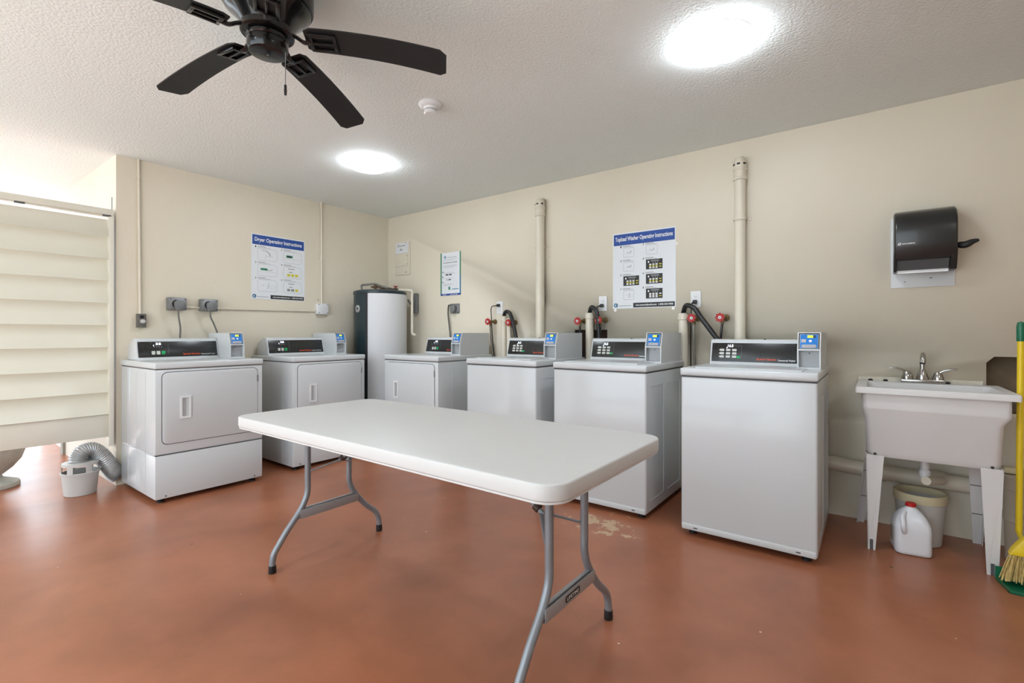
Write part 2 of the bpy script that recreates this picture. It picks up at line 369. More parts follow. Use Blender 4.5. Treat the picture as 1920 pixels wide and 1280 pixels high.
# ------------------------------------------------------------------ outside by the opening
def urn():
    t = empty('planter_urn', (-5.13, .53, 0)); tag(t, 'weathered grey stone pedestal planter standing outside under the louvered screen', 'planter')
    MB().lathe([(.155, 0), (.16, .01), (.155, .035), (.12, .05), (.07, .07), (.06, .09)], n=40).build('foot', 'stone', t)
    MB().lathe([(.055, .085), (.075, .10), (.12, .14), (.165, .20), (.19, .28), (.195, .36), (.21, .42), (.225, .44), (.225, .46), (.20, .46), (.18, .40), (.0, .38)], n=40).build('bowl', 'stone', t)
urn()
def lint_bucket():
    t = empty('lint_bucket', (-4.455, .895, 0)); tag(t, 'small white plastic pail with slotted rim that catches the dryer duct', 'bucket')
    MB().lathe([(.0, 0), (.084, 0), (.088, .004), (.101, .145), (.106, .145), (.107, .158), (.103, .16), (.098, .16), (.092, .14), (.082, .01), (0, .008)], n=40).build('body', 'pail', t)
    m = MB()
    for i in range(6):
        a = i * PI / 3 + .1
        m.lathe([(.098, .158), (.101, .16), (.099, .212), (.096, .212), (.096, .158)], n=4, a0=a, a1=a + .35, cap=False)
    m.lathe([(.094, .205), (.100, .205), (.099, .222), (.088, .226), (.06, .226), (.06, .222), (.088, .22), (.094, .216), (.094, .205)], n=40, cap=False)
    m.build('slotted_lid', 'pail', t)
lint_bucket()
def duct():
    pts = [(-4.455, .895, .20), (-4.455, .886, .245), (-4.455, .91, .288), (-4.46, .955, .293), (-4.468, 1.0, .255), (-4.475, 1.045, .185), (-4.482, 1.075, .125), (-4.487, 1.098, .085), (-4.487, 1.112, .072)]
    rad = lambda i, n: .053 + (.0035 if i % 2 else -.003)
    o = MB().tube(pts, .05, n=24, smooth=11, radii=rad, cap=False).build('dryer_duct', 'foilduct', sharp=60)
    tag(o, 'silver foil flexible duct arching from a dryer down into the white pail', 'duct')
duct()

# ------------------------------------------------------------------ laundry machines
def add_reader(t, W, D, z0=.93):
    """coin and card reader box at the right end of the lid; local frame"""
    x1 = W - .008; x0 = x1 - .108; y0 = .275; y1 = D - .03; z1 = z0 + .197
    m = MB()
    prof = [(y0, z0), (y0, z0 + .105), (y0 + .03, z1), (y1, z1), (y1, z0)]
    m.prism([(y, z) for y, z in prof], x0, x0 + .006, 'x'); m.prism(prof, x1 - .006, x1, 'x')
    m.prism([(y0 + .028, z1 - .004), (y0 + .03, z1 + .0), (y1, z1), (y1, z1 - .004)], x0 + .006, x1 - .006, 'x')
    m.box((x0 + .006, y1 - .004, z0), (x1 - .006, y1, z1 - .004))
    m.box((x0 + .006, y0, z0 + .100), (x1 - .006, y0 + .012, z0 + .108))
    m.box((x0 + .006, y0, z0), (x1 - .006, y0 + .07, z0 + .010))
    r = m.build('card_reader', 'enamel2', t)
    c = MB(); c.box((x0 + .008, y0 + .035, z0 + .011), (x1 - .008, y0 + .04, z0 + .10)); c.box((x0 + .0065, y0 + .004, z0 + .011), (x0 + .009, y0 + .035, z0 + .1)); c.build('coin_recess', 'grey', r)
    MB().lathe([(.0, y0 + .034), (.0035, y0 + .034), (.0035, y0 + .036)], c=((x0 + x1) / 2, 0, z0 + .085), axis='y', n=12).build('lock_hole', 'dark', r)
    # sloping blue face
    sl = math.atan2(.03, .092)
    Mx = Matrix.Translation((0, y0 + .004, z0 + .110)) @ Matrix.Rotation(-sl, 4, 'X')
    f = MB(); f.T = Mx
    f.box((x0 + .010, -.002, .0), (x1 - .010, .006, .082), m='grey', r=.002)
    f.box((x0 + .014, -.0035, .003), (x1 - .014, -.001, .079), m='blue')
    f.prism(rrect(x0 + .02, .004, x1 - .02, .022, .007), -.005, -.003, 'y', m='grey')
    f.quad(x0 + .018, .034, x0 + .040, .052, -.0040, 'badge')
    f.quad(x0 + .046, .06, x0 + .072, .074, -.0040, 'lime'); f.quad(x0 + .072, .06, x0 + .084, .074, -.0040, 'blackp')
    f.lathe([(0, -.0041), (.007, -.0041), (.007, -.0036)], c=((x0 + x1) / 2 + .006, 0, .042), axis='y', n=16, m='white')
    f.build('reader_face', None, r)
    return x0

def add_console(t, W, D, x_end, washer=True):
    z0 = .93; yb = .465; x0 = .032; x1 = x_end - .002
    prof = [(yb, z0), (yb + .004, z0 + .012), (yb + .040, z0 + .150), (yb + .052, z0 + .156), (yb + .10, z0 + .156), (D - .03, z0 + .10), (D - .03, z0)]
    c = MB().prism(prof, x0, x1, 'x', r=.004).build('console', 'enamel', t)
    sl = math.atan2(.036, .138)
    Mx = Matrix.Translation((0, yb + .0035, z0 + .012)) @ Matrix.Rotation(-sl, 4, 'X')
    L = x1 - x0 - .02; a = x0 + .010
    p = MB(); p.T = Mx; p.box((a, -.0015, .006), (a + L, .004, .124), m='black', r=.0008)
    f = lambda u: a + L * u
    y = -.0019
    p.quad(f(.36), .026, f(.362), .112, y, 'inkline')
    p.quad(f(.22), .098, f(.345), .116, y, 'blackp')
    p.text('16.5' if washer else '35', f(.195 if washer else .21), .098, L * .065, .017, y - .0003, 'led')
    p.quad(f(.18), .090, f(.19), .098, y, 'led')
    for u in (.185, .215, .245, .275): p.quad(f(u), .082, f(u + .012), .085, y, 'btn')
    p.text('Speed Queen', f(.54), .016, L * .22, .016, y, 'orange')
    p.text('Commercial Washer' if washer else 'Commercial Dryer', f(.775), .016, L * .19, .011, y, 'white')
    cp = p.build('control_panel', None, c)
    rows = 3 if washer else 1
    for j in range(rows):
        for k in range(3):
            if washer: u0, v0, ww, hh = .10 + .075 * k, .034 + .021 * (2 - j) - .004, .052, .014
            else: u0, v0, ww, hh = .155 + .06 * k, .026, .042, .026
            b = MB(); b.T = Mx; b.prism(rrect(f(u0), v0, f(u0 + ww), v0 + hh, .003), -.003, -.0012, 'y', m=('green' if (not washer and k == 2) else 'btn'))
            b.build('button', None, c)
        if washer:
            b = MB(); b.T = Mx; b.prism([(f(.085), .037 + .021 * j), (f(.10), .033 + .021 * j), (f(.10), .041 + .021 * j)], -.0022, -.0015, 'y', m='btn'); b.build('row_arrow', None, c)
    if washer:
        b = MB(); b.T = Mx; b.prism(rrect(f(.305), .028, f(.35), .042, .006), -.003, -.0012, 'y'); b.build('start_button', 'green', c)
        b = MB(); b.lathe([(0, 0), (.007, 0), (.007, .004), (0, .005)], c=(f(.62), yb + .052, z0 + .1545), n=14); b.build('lock_plug', 'dark', c)

def side_emboss(m, x, D, sgn, panels):
    for (ya, yb_, za, zb) in panels:
        t = .0035
        xs = (x, x + sgn * .0022)
        lo, hi = min(xs), max(xs)
        m.box((lo, yb_ - t, za), (hi, yb_, zb)); m.box((lo, ya, za), (hi, yb_, za + t)); m.box((lo, ya, zb - t), (hi, yb_, zb))

def make_washer():
    W, D = .65, .71
    t = empty('washing_machine')
    m = MB(); m.box((0, 0, .032), (W, D, .884), r=.012, seg=3)
    side_emboss(m, W, D, 1, [(.07, .30, .10, .80), (.37, .62, .10, .80)]); side_emboss(m, 0, D, -1, [(.07, .30, .10, .80), (.37, .62, .10, .80)])
    m.build('cabinet', 'enamel', t)
    MB().box((.003, .003, .880), (W - .003, D - .003, .890)).build('gasket', 'seam', t)
    MB().box((-.004, -.006, .8875), (W + .004, D + .004, .930), r=.010, seg=3).build('top_panel', 'enamel', t)
    # loading lid with a bowed rear edge
    pts = [(.07, .03), (W - .07, .03), (W - .07, .33)] + [(W - .07 - (W - .14) * i / 12, .33 + .06 * math.sin(PI * i / 12)) for i in range(1, 12)] + [(.07, .33)]
    lid = MB().prism(pts, .9285, .9365, 'z', r=.003).build('lid', 'enamel', t)
    b = MB().box((.006, -.0035, .034), (W - .006, .004, .066), r=.003).build('base_trim', 'enamel2', t)
    for x in (.07, W - .09): MB().box((x, -.0045, .046), (x + .02, -.003, .052)).build('clip_slot', 'seam', b)
    for x in (.05, W - .05):
        for y in (.06, D - .06): MB().lathe([(.022, 0), (.022, .012), (.012, .016), (.012, .034)], c=(x, y, 0), n=14).build('foot', 'dark', t)
    xe = add_reader(t, W, D); add_console(t, W, D, xe, True)
    return t

def make_dryer():
    W, D = .69, .70
    t = empty('clothes_dryer')
    m = MB(); m.box((0, 0, .325), (W, D, .884), r=.008, seg=2); m.box((.0, .0, .032), (W, D, .318), r=.008, seg=2); m.box((.004, .004, .31), (W - .004, D - .004, .33))
    for x in (.18, .36, .54): m.box((-.0018, x, .06), (0, x + .003, .86)); m.box((W, x, .06), (W + .0018, x + .003, .86))
    m.build('cabinet', 'enamel', t)
    MB().box((.003, .003, .880), (W - .003, D - .003, .890)).build('gasket', 'seam', t)
    MB().box((-.004, -.006, .8875), (W + .004, D + .004, .930), r=.010, seg=3).build('top_panel', 'enamel', t)
    MB().box((.002, .001, .3185), (W - .002, .02, .3245)).build('kick_panel_seam', 'seam', t)
    # door
    g = MB(); g.prism(rrect(.036, .386, W - .036, .868, .035), -.0008, .004, 'y'); g.build('door_gap', 'seam', t)
    d = MB(); d.prism(rrect(.040, .390, W - .040, .864, .032), -.006, .002, 'y', r=.0025); dd = d.build('door', 'enamel', t)
    h = MB(); frame_rr(h, .14, .55, .205, .70, .006, .012, -.0125, None)
    h.box((.14, -.0125, .55), (.205, -.006, .562)); h.box((.14, -.0125, .688), (.205, -.006, .70)); h.box((.14, -.0125, .55), (.152, -.006, .70)); h.box((.192, -.0085, .55), (.205, -.006, .70)); h.build('handle', 'plastic', dd)
    MB().box((.153, -.0072, .563), (.176, -.0058, .687)).build('handle_recess', 'grey', dd)  # grey insert stands in for the shade inside the white pulls
    for z in (.46, .76): MB().box((W - .044, -.0085, z), (W - .034, -.002, z + .05), r=.001).build('hinge', 'steel', t)
    for x in (.06, W - .06): MB().lathe([(0, -.003), (.005, -.003), (.005, .002)], c=(x, 0, .05), axis='y', n=10).build('screw', 'slot', t)
    for x in (.05, W - .05):
        for y in (.06, D - .06): MB().lathe([(.022, 0), (.022, .012), (.012, .016), (.012, .034)], c=(x, y, 0), n=14).build('foot', 'dark', t)
    xe = add_reader(t, W, D); add_console(t, W, D, xe, False)
    return t
ws = make_washer()
for i, (x, y, lb) in enumerate([(-.865, 2.735, 'white top-load coin washer nearest the utility sink, its whole front in view'),
                                (-1.738, 2.79, 'white top-load coin washer in front of the brown wall cavity, below the washer poster'),
                                (-2.538, 2.80, 'white top-load coin washer between the door-fronted dryer and the next washer')]):
    o = ws if i == 0 else copy_tree(ws)
    o.location = (x, y, 0); tag(o, lb, 'washing machine', 'coin washers along the long wall')
dr = make_dryer()
for i, (x, y, rz, lb, g) in enumerate([(-3.74, 1.12, PI / 2, 'white front-door coin dryer beside the louvered screen, silver duct at its back', 'coin dryers'),
                                    (-3.772, 2.07, PI / 2, 'white front-door coin dryer below the dryer poster, next to the water heater', 'coin dryers'),
                                    (-3.575, 2.83, 0, 'white front-door coin dryer right of the water heater, first in the long wall row', 'coin dryers')]):
    o = dr if i == 0 else copy_tree(dr)
    o.location = (x, y, 0); o.rotation_euler = (0, 0, rz); tag(o, lb, 'clothes dryer', g)

# ------------------------------------------------------------------ folding table
def table():
    X0, X1, Y0, Y1 = -2.400, -.628, 1.022, 1.792
    cx, cy = (X0 + X1) / 2, (Y0 + Y1) / 2
    t = empty('folding_table', (cx, cy, 0)); tag(t, 'long white plastic folding table with grey wishbone steel legs in mid room', 'table')
    hx, hy = (X1 - X0) / 2, (Y1 - Y0) / 2
    top = MB(); top.prism(rrect(-hx, -hy, hx, hy, .075, 10), .690, .737, 'z', r=.006, seg=3)
    top.prism(rrect(-hx + .004, -hy + .004, hx - .004, hy - .004, .071, 10), .684, .690, 'z')
    top.build('tabletop', 'table', t)
    u = MB(); u.box((-hx + .12, -hy + .10, .668), (hx - .12, -hy + .125, .685)); u.box((-hx + .12, hy - .125, .668), (hx - .12, hy - .10, .685)); u.build('rail', 'bar', t)
    for sx, xf in ((-1, -2.255), (1, -.835)):
        x = xf - cx
        for sy in (-1, 1):
            yi, yo = .118 * sy + .025, .305 * sy + .035
            pts = [(x, yi, .684), (x, yi, .52), (x, yi, .40), (x, yi, .345), (x, yi + .012 * sy, .30), (x, yi + .045 * sy, .245), (x, yi + .105 * sy, .175), (x, yo - .035 * sy, .125), (x, yo - .008 * sy, .085), (x, yo, .045), (x, yo, .012)]
            lg = MB().tube(pts, .0145, n=16, smooth=6).build('leg', 'tube', t)
            MB().lathe([(.0, 0), (.0165, 0), (.0175, .004), (.0165, .034), (.0148, .036)], c=(x, yo, 0), n=18).build('foot_cap', 'dark', lg)
        bar = MB(); yc = .025
        ya, yb_ = yc - .165, yc + .165
        bar.box((x - .003, ya, .215), (x + .003, yb_, .262), r=.002); bar.box((x - .003, ya, .259), (x + .010, yb_, .263)); bar.box((x - .003, ya, .214), (x + .010, yb_, .218))
        bar.box((x + .0145, ya - .002, .215), (x + .0175, yb_ + .002, .258), r=.001)
        br = bar.build('crossbar', 'bar', t)
        if sx > 0:
            lb_ = MB(); lb_.T = Matrix.Translation((x + .0185, 0, 0)) @ Matrix.Rotation(PI / 2, 4, 'Z')
            lb_.prism(rrect(-.02, .226, .075, .248, .005), -.0006, .0002, 'y', m='blackp'); lb_.text('LIFETIME', -.012, .231, .078, .012, -.001, 'white')
            lb_.build('brand_plate', None, br)
        y_ = yc
        b2 = MB().tube([(x - sx * .095, y_, .480), (x - sx * .20, y_, .556), (x - sx * .36, y_, .676)], .0105, n=10, smooth=False).build('brace', 'tube', t)
        m2 = MB(); m2.lathe([(.0125, -.012), (.0165, -.010), (.0165, .010), (.0125, .012)], n=16, cap=False)
        lk = m2.build('latch_ring', 'rust', b2); lk.location = (x - sx * .125, y_, .502); lk.rotation_euler = (0, math.radians(55) * -sx, 0)
        for sy in (-1, 1):
            MB().tube([(x - sx * .108, y_, .488), (x - sx * .014, y_ + .112 * sy, .440)], .0085, n=8, smooth=False, flat=.5).build('brace_arm', 'tube', t)
table()

# ------------------------------------------------------------------ water heater
def heater():
    cx, cy, r = -4.10, 3.19, .262
    t = empty('water_heater', (cx, cy, 0)); tag(t, 'tall round water heater with dark teal jacket half wrapped in white insulation', 'water heater')
    MB().lathe([(.0, .03), (r - .004, .03), (r, .04), (r, 1.525), (r - .004, 1.53)], n=64).build('tank', 'tealjacket', t)
    MB().lathe([(r + .004, 1.522), (r + .006, 1.53), (r + .004, 1.55), (r - .03, 1.562), (0, 1.565)], n=64).build('top_cap', 'tealjacket', t)
    a0 = math.radians(-64); a1 = math.radians(115)
    w_ = MB(); w_.lathe([(r + .001, .05), (r + .008, .05), (r + .008, 1.52), (r + .001, 1.52)], n=48, a0=a0, a1=a1, cap=False); w_.build('insulation_wrap', 'foil', t)
    # dark trim strip at the seam
    w2 = MB(); w2.lathe([(r + .001, .04), (r + .011, .04), (r + .011, 1.522), (r + .001, 1.522)], n=2, a0=math.radians(-69), a1=a0, cap=False); w2.build('trim_strip', 'dark', t)
    a = math.radians(-93)
    bd = MB(); bd.lathe([(0, 0), (.036, 0), (.036, .004), (0, .006)], axis='x', n=24, m='badge'); bd.lathe([(.026, .0061), (.028, .0061), (.028, .0066), (.026, .0066), (.026, .0061)], axis='x', n=24, m='blackp', cap=False)
    bd.lathe([(0, .0061), (.014, .0061), (.014, .0068), (0, .0068)], axis='x', n=16, m='blackp')
    o = bd.build('badge', None, t); o.location = (r * math.cos(a), r * math.sin(a), 1.37); o.rotation_euler = (0, 0, a)
    R_, F_ = Vector((.8, .6, 0)), Vector((-.6, .8, 0))
    def at(px, z, d=0.0):      # point above the tank, offset sideways as seen from the doorway
        q = R_ * ((px - 715) / 905 * 5.0) + F_ * d; return (q.x, q.y, z)
    MB().tube([at(682, 1.55), at(680, 1.60), at(681, 1.625), at(690, 1.63), at(705, 1.637), at(716, 1.615), at(738, 1.575)], .011, n=10).build('inlet_hose', 'cord', t)
    MB().tube([at(706, 1.56), at(706, 1.63)], .016, n=12, smooth=False).build('riser', 'copper', t)
    MB().tube([at(698, 1.605), at(710, 1.605), at(735, 1.59)], .009, n=10, smooth=False).build('copper_pipe', 'copper', t)
    MB().tube([at(704, 1.565), at(722, 1.578), at(748, 1.575)], .016, n=12, smooth=False).build('manifold_pipe', 'rust', t)
    v = MB().tube([at(744, 1.57), at(744, 1.605)], .009, n=10, smooth=False).build('valve', 'copper', t)
    h = MB().lathe([(0, .0), (.021, 0), (.023, .005), (.021, .010), (0, .010)], c=at(744, 1.605), n=16).build('handwheel', 'red', v)
    MB().tube([at(750, 1.575), at(765, 1.573), at(775, 1.565), at(775, 1.54), at(775, 1.30), at(775, 1.14), at(778, 1.112), at(782, 1.112)], .013, n=12, smooth=4).build('relief_pipe', 'pipe', t)
heater()
def disconnect():
    t = empty('disconnect_box', (-3.985, YB, 0)); tag(t, 'small grey electrical disconnect box on wall right of the water heater', 'electrical box')
    MB().box((-.03, -.045, 1.34), (.025, 0, 1.56), r=.012).build('housing', 'gunmetal', t)
    MB().tube([(-.02, -.04, 1.40), (-.03, -.07, 1.44), (-.055, -.09, 1.49)], .010, n=10).build('flex_conduit', 'cord', t)
disconnect()

# ------------------------------------------------------------------ ceiling fan
def fan():
    D_ = 1.80; px = 502
    bx, by = -math.cos(TH) * D_ + math.sin(TH) * D_ * (px - 960) / 905, math.sin(TH) * D_ + math.cos(TH) * D_ * (px - 960) / 905
    t = empty('ceiling_fan', (bx, by, H)); tag(t, 'black five-blade ceiling fan mounted close to the textured ceiling', 'ceiling fan')
    MB().lathe([(.13, 0), (.150, -.004), (.160, -.03), (.160, -.098), (.156, -.106), (.148, -.108), (.150, -.116), (.146, -.122), (.130, -.135), (.112, -.152), (.098, -.172), (.085, -.19)], n=56).build('motor_housing', 'fan', t)
    MB().lathe([(.084, -.188), (.092, -.192), (.092, -.212), (.082, -.216)], n=48).build('flywheel', 'fan', t)
    MB().lathe([(.064, -.214), (.068, -.218), (.073, -.224), (.073, -.232), (.069, -.236), (.071, -.242), (.071, -.268), (.064, -.281), (.056, -.284), (.0, -.285)], n=48).build('switch_housing', 'fan', t)
    MB().lathe([(0, -.287), (.004, -.287), (.004, -.284)], n=10).build('screw', 'steel', t)
    a0 = 45
    for k in range(5):
        a = math.radians(a0 + 72 * k)
        Rz = Matrix.Rotation(a, 4, 'Z')
        tb = bmesh.new(); NU, NV = 22, 8; grid = []
        pitch = math.radians(-11)
        for i in range(NU + 1):
            u = i / NU; x = .135 + .525 * u
            hw = .055 + .009 * u
            cr = .02
            if x > .66 - cr: hw -= cr - math.sqrt(max(0, cr * cr - (x - (.66 - cr)) ** 2))
            if x < .135 + .014: hw -= .014 - math.sqrt(max(0, .014 ** 2 - (.135 + .014 - x) ** 2))
            row = []
            for j in range(NV + 1):
                v = -1 + 2 * j / NV
                y = v * hw; z = -.215 - .052 * u * u + y * math.tan(pitch)
                row.append((x, y, z))
            grid.append(row)
        th = .005
        topv = [[tb.verts.new(p) for p in r] for r in grid]; botv = [[tb.verts.new((p[0], p[1], p[2] - th)) for p in r] for r in grid]
        for i in range(NU):
            for j in range(NV):
                tb.faces.new((topv[i][j], topv[i + 1][j], topv[i + 1][j + 1], topv[i][j + 1])); tb.faces.new((botv[i][j], botv[i][j + 1], botv[i + 1][j + 1], botv[i + 1][j]))
        for i in range(NU):
            for j in (0, NV): tb.faces.new((topv[i][j], topv[i + 1][j], botv[i + 1][j], botv[i][j]))
        for j in range(NV):
            for i in (0, NU): tb.faces.new((topv[i][j], topv[i][j + 1], botv[i][j + 1], botv[i][j]))
        bmesh.ops.recalc_face_normals(tb, faces=tb.faces)
        m = MB(); m.T = Rz; m._merge(tb, None)
        bl = m.build('blade', 'blade', t)
        ir = MB(); Mt = Rz @ Matrix.Translation((0, 0, -.2225)) @ Matrix.Rotation(pitch, 4, 'X')
        ir.T = Mt
        for (xa, xb, ya, yb_) in ((.150, .250, -.042, -.028), (.150, .250, .028, .042), (.150, .164, -.03, .03), (.236, .250, -.03, .03), (.16, .24, -.005, .005)):
            ir.box((xa, ya, -.010), (xb, yb_, .002), r=.003)
        ir.T = Rz
        ir.tube([(.082, 0, -.203), (.105, 0, -.214), (.13, 0, -.229), (.16, 0, -.228)], .012, n=10, flat=.55)
        ir.build('blade_iron', 'fan', t)
    # pull chain on the near right side of the switch housing
    R_ = Vector((math.sin(TH), math.cos(TH), 0)); q = R_ * .066 + Vector((0, 0, 0))
    ch = MB().tube([(q.x, q.y, -.26), (q.x, q.y, -.395)], .0016, n=6, smooth=False).build('pull_chain', 'steel', t)
    MB().lathe([(0, -.395), (.0045, -.398), (.0055, -.42), (.0045, -.435), (0, -.436)], c=(q.x, q.y, 0), n=10).build('chain_pull', 'fan', ch)
fan()

# ------------------------------------------------------------------ lamps and smoke detector
def lamp(x, y, label, r=.15):
    t = empty('ceiling_light', (x, y, H)); tag(t, label, 'ceiling light', 'round flush ceiling lights')
    MB().lathe([(r * .96, 0), (r * .98, -.003), (r * .98, -.020), (r * .96, -.022), (0, -.022)], n=56).build('base_ring', 'trim', t)
    MB().lathe([(r * .98, -.021), (r * 1.0, -.025), (r * .985, -.032), (r * .93, -.039), (r * .75, -.048), (0, -.054)], n=56).build('lens', 'lens', t)
lamp(-.564, 2.295, 'round glowing flush ceiling light nearest the long wall, above the washers')
lamp(-3.13, 2.33, 'round glowing flush ceiling light between the fan and the far corner')
lamp(-1.9, -.5, 'added unseen round fill light behind the photographer'); lamp(1.35, .9, 'added unseen round fill light to the right of the photographer')  # both lamps added out of view to brighten the room
def smoke():
    t = empty('smoke_detector', (-2.045, 1.945, H)); tag(t, 'small white round smoke detector on the ceiling beyond the fan', 'smoke detector')
    MB().lathe([(.066, 0), (.068, -.006), (.060, -.018), (.045, -.024)], n=40).build('base', 'plastic', t)
    MB().lathe([(.042, -.022), (.036, -.036), (.036, -.038)], n=40, cap=False).build('neck', 'plastic', t)
    MB().lathe([(.034, -.037), (.034, -.041)], n=40).build('vent_gap', 'dark', t)
    MB().lathe([(.036, -.041), (.036, -.052), (.030, -.058), (0, -.059)], n=40).build('sensor_head', 'plastic', t)
smoke()

# ------------------------------------------------------------------ posters
def poster_tx(wall, a, b):
    """local XZ (width, up) onto the wall: 'B' long wall, 'A' left wall; a,b = lower left corner in room metres"""
    if wall == 'B': return Matrix.Translation((a, YB, b))
    return Matrix.Translation((XA, a, b)) @ Matrix.Rotation(PI / 2, 4, 'Z')
def sketch(m, x0, z0, w_, h, kind):
    frame_rr(m, x0, z0, x0 + w_, z0 + h, w_ * .12, .0016, -.0026, 'inkline')
    u = lambda p: x0 + w_ * p
    v = lambda p: z0 + h * p
    if kind == 'arc':
        m.tube([(u(.22), -.003, v(.85)), (u(.42), -.003, v(.82)), (u(.58), -.003, v(.65)), (u(.64), -.003, v(.42))], .004, m='blackp', n=6, flat=.3); m.quad(u(.38), v(.38), u(.78), v(.395), -.0026, 'inkline'); m.quad(u(.38), v(.1), u(.385), v(.38), -.0026, 'inkline')
    if kind == 'tray':
        m.quad(u(.15), v(.48), u(.5), v(.7), -.0026, 'greenp'); m.quad(u(.2), v(.52), u(.42), v(.64), -.0028, 'blackp'); m.quad(u(.55), v(.05), u(.555), v(.95), -.0026, 'inkline')
        m.quad(u(.05), v(.35), u(.95), v(.36), -.0026, 'inkline')
    if kind == 'tray2':
        m.quad(u(.15), v(.48), u(.5), v(.66), -.0026, 'greenp'); m.tube([(u(.5), -.003, v(.5)), (u(.65), -.003, v(.5)), (u(.75), -.003, v(.62))], .004, m='blackp', n=6, flat=.3)
        m.quad(u(.05), v(.35), u(.95), v(.36), -.0026, 'inkline')
    if kind in ('keys', 'keys2'):
        m.quad(u(.25), v(.78), u(.6), v(.84), -.0026, 'inkline'); m.quad(u(.3), v(.52), u(.5), v(.56), -.0026, 'blackp')
        for i, c in enumerate(('yellowp', 'yellowp', 'yellowp') if kind == 'keys' else ('inkline', 'inkline', 'yellowp')):
            m.quad(u(.2 + .22 * i), v(.16), u(.2 + .22 * i + .17), v(.38), -.0026, c)
    if kind == 'slash':
        m.quad(u(.2), v(.5), u(.35), v(.52), -.0026, 'inkline'); m.tube([(u(.5), -.0028, v(.2)), (u(.57), -.0028, v(.75))], .001, m='blackp', n=4, smooth=False); frame_rr(m, u(.6), v(.3), u(.9), v(.55), .002, .001, -.0026, 'inkline')
    if kind == 'pour':
        m.tube([(u(.35), -.0028, v(.55)), (u(.5), -.0028, v(.42)), (u(.68), -.0028, v(.5)), (u(.7), -.0028, v(.68))], .003, m='blackp', n=5, flat=.3); m.quad(u(.1), v(.38), u(.85), v(.39), -.0026, 'inkline'); m.quad(u(.3), v(.05), u(.305), v(.38), -.0026, 'inkline')
def kpanel(m, x0, z0, w_, h, ys):
    m.quad(x0, z0, x0 + w_, z0 + h, -.0026, 'blackp'); u = lambda p: x0 + w_ * p; v = lambda p: z0 + h * p
    m.quad(u(.3), v(.78), u(.8), v(.9), -.0029, 'inkline'); m.quad(u(.12), v(.66), u(.2), v(.84), -.0029, 'white')
    for i in range(3):
        for j in range(3):
            m.quad(u(.2 + .19 * i), v(.1 + .16 * j), u(.2 + .19 * i + .13), v(.1 + .16 * j + .12), -.0029, 'yellowp' if j == ys else 'white')
        m.quad(u(.42 + .13 * i), v(.62), u(.44 + .13 * i), v(.72), -.0029, 'white')
    m.quad(u(.8), v(.42), u(.94), v(.52), -.0029, 'yellowp' if ys == 1 else 'white'); m.quad(u(.8), v(.18), u(.94), v(.28), -.0029, 'yellowp')
def footer(m, W, H_):
    m.quad(W * .34, .006, W - .008, .042, -.0024, 'blackp')
    m.text('www.commerciallaundries.com', W * .38, .018, W * .33, .014, -.0028, 'white'); m.text('1-800-526-9000', W * .74, .018, W * .22, .014, -.0028, 'white')
    m.lathe([(.009, 0), (.018, 0), (.018, .0005), (.009, .0005), (.009, 0)], c=(.026, -.003, .026), axis='y', n=20, m='tealp', cap=False)
    m.lathe([(.0, 0), (.008, 0)], c=(.031, -.0030, .027), axis='y', n=14, m='inkline', cap=False)
    m.quad(.05, .020, W * .31, .024, -.0026, 'inkline')
def poster1():
    W, H_ = .508, .592; m = MB(); m.T = poster_tx('A', 2.068, 1.437)
    m.box((0, -.002, 0), (W, -.0003, H_), m='paper')
    m.quad(.008, H_ - .098, W - .008, H_ - .010, -.0024, 'bluep')
    m.text('Dryer Operating Instructions', .03, H_ - .078, W - .06, .046, -.0028, 'white')
    k = [('arc', 'tray'), ('tray2', 'keys'), ('slash', 'keys2')]
    for r in range(3):
        for c in range(2):
            x = .055 + .24 * c; z = .355 - .142 * r
            sketch(m, x, z, .18, .108, k[r][c])
            m.text(str(r * 2 + c + 1), x - .022, z + .112, .010, .016, -.0028, 'blackp')
            m.quad(x, z + .123, x + .075, z + .126, -.0026, 'blackp'); m.quad(x, z + .114, x + .12, z + .1165, -.0026, 'inkline')
    footer(m, W, H_)
    tag(m.build('instruction_poster'), 'white poster headed Dryer Operating Instructions in blue, on wall above dryers', 'poster')
poster1()
def poster2():
    W, H_ = .505, .600; m = MB(); m.T = poster_tx('B', -1.680, 1.320)
    m.box((0, -.002, 0), (W, -.0003, H_), m='paper')
    m.quad(.008, H_ - .098, W - .008, H_ - .010, -.0024, 'bluep')
    m.text('Topload Washer Operating Instructions', .022, H_ - .076, W - .045, .044, -.0028, 'white')
    xs = (.09, .275)
    for r in range(4):
        for c in range(2):
            x = xs[c]; z = .405 - .112 * r - (0 if c == 0 else -.004)
            if (c == 0 and r in (0, 1, 3)) or (c == 1 and r == 0): sketch(m, x, z, .09, .072, 'pour' if r < 2 else 'slash')
            else: kpanel(m, x, z - .002, .13, .076, 1 if r < 3 else 9)
            m.text(str(r * 2 + c + 1), x - .026, z + .076, .010, .016, -.0028, 'blackp')
            m.quad(x - .005, z + .086, x + .06, z + .089, -.0026, 'blackp'); m.quad(x - .005, z + .078, x + .085, z + .0805, -.0026, 'inkline')
    footer(m, W, H_)
    for (tx, tz) in ((.02, -.012), (W - .02, -.010), (W + .004, H_ - .13)):
        m.lathe([(0, -.0012), (.011, -.0012), (.011, 0)], c=(tx, 0, tz), axis='y', n=14, m='tape', cap=False)
    tag(m.build('instruction_poster'), 'white poster headed Topload Washer Operating Instructions in blue, on long wall above washers', 'poster')
poster2()
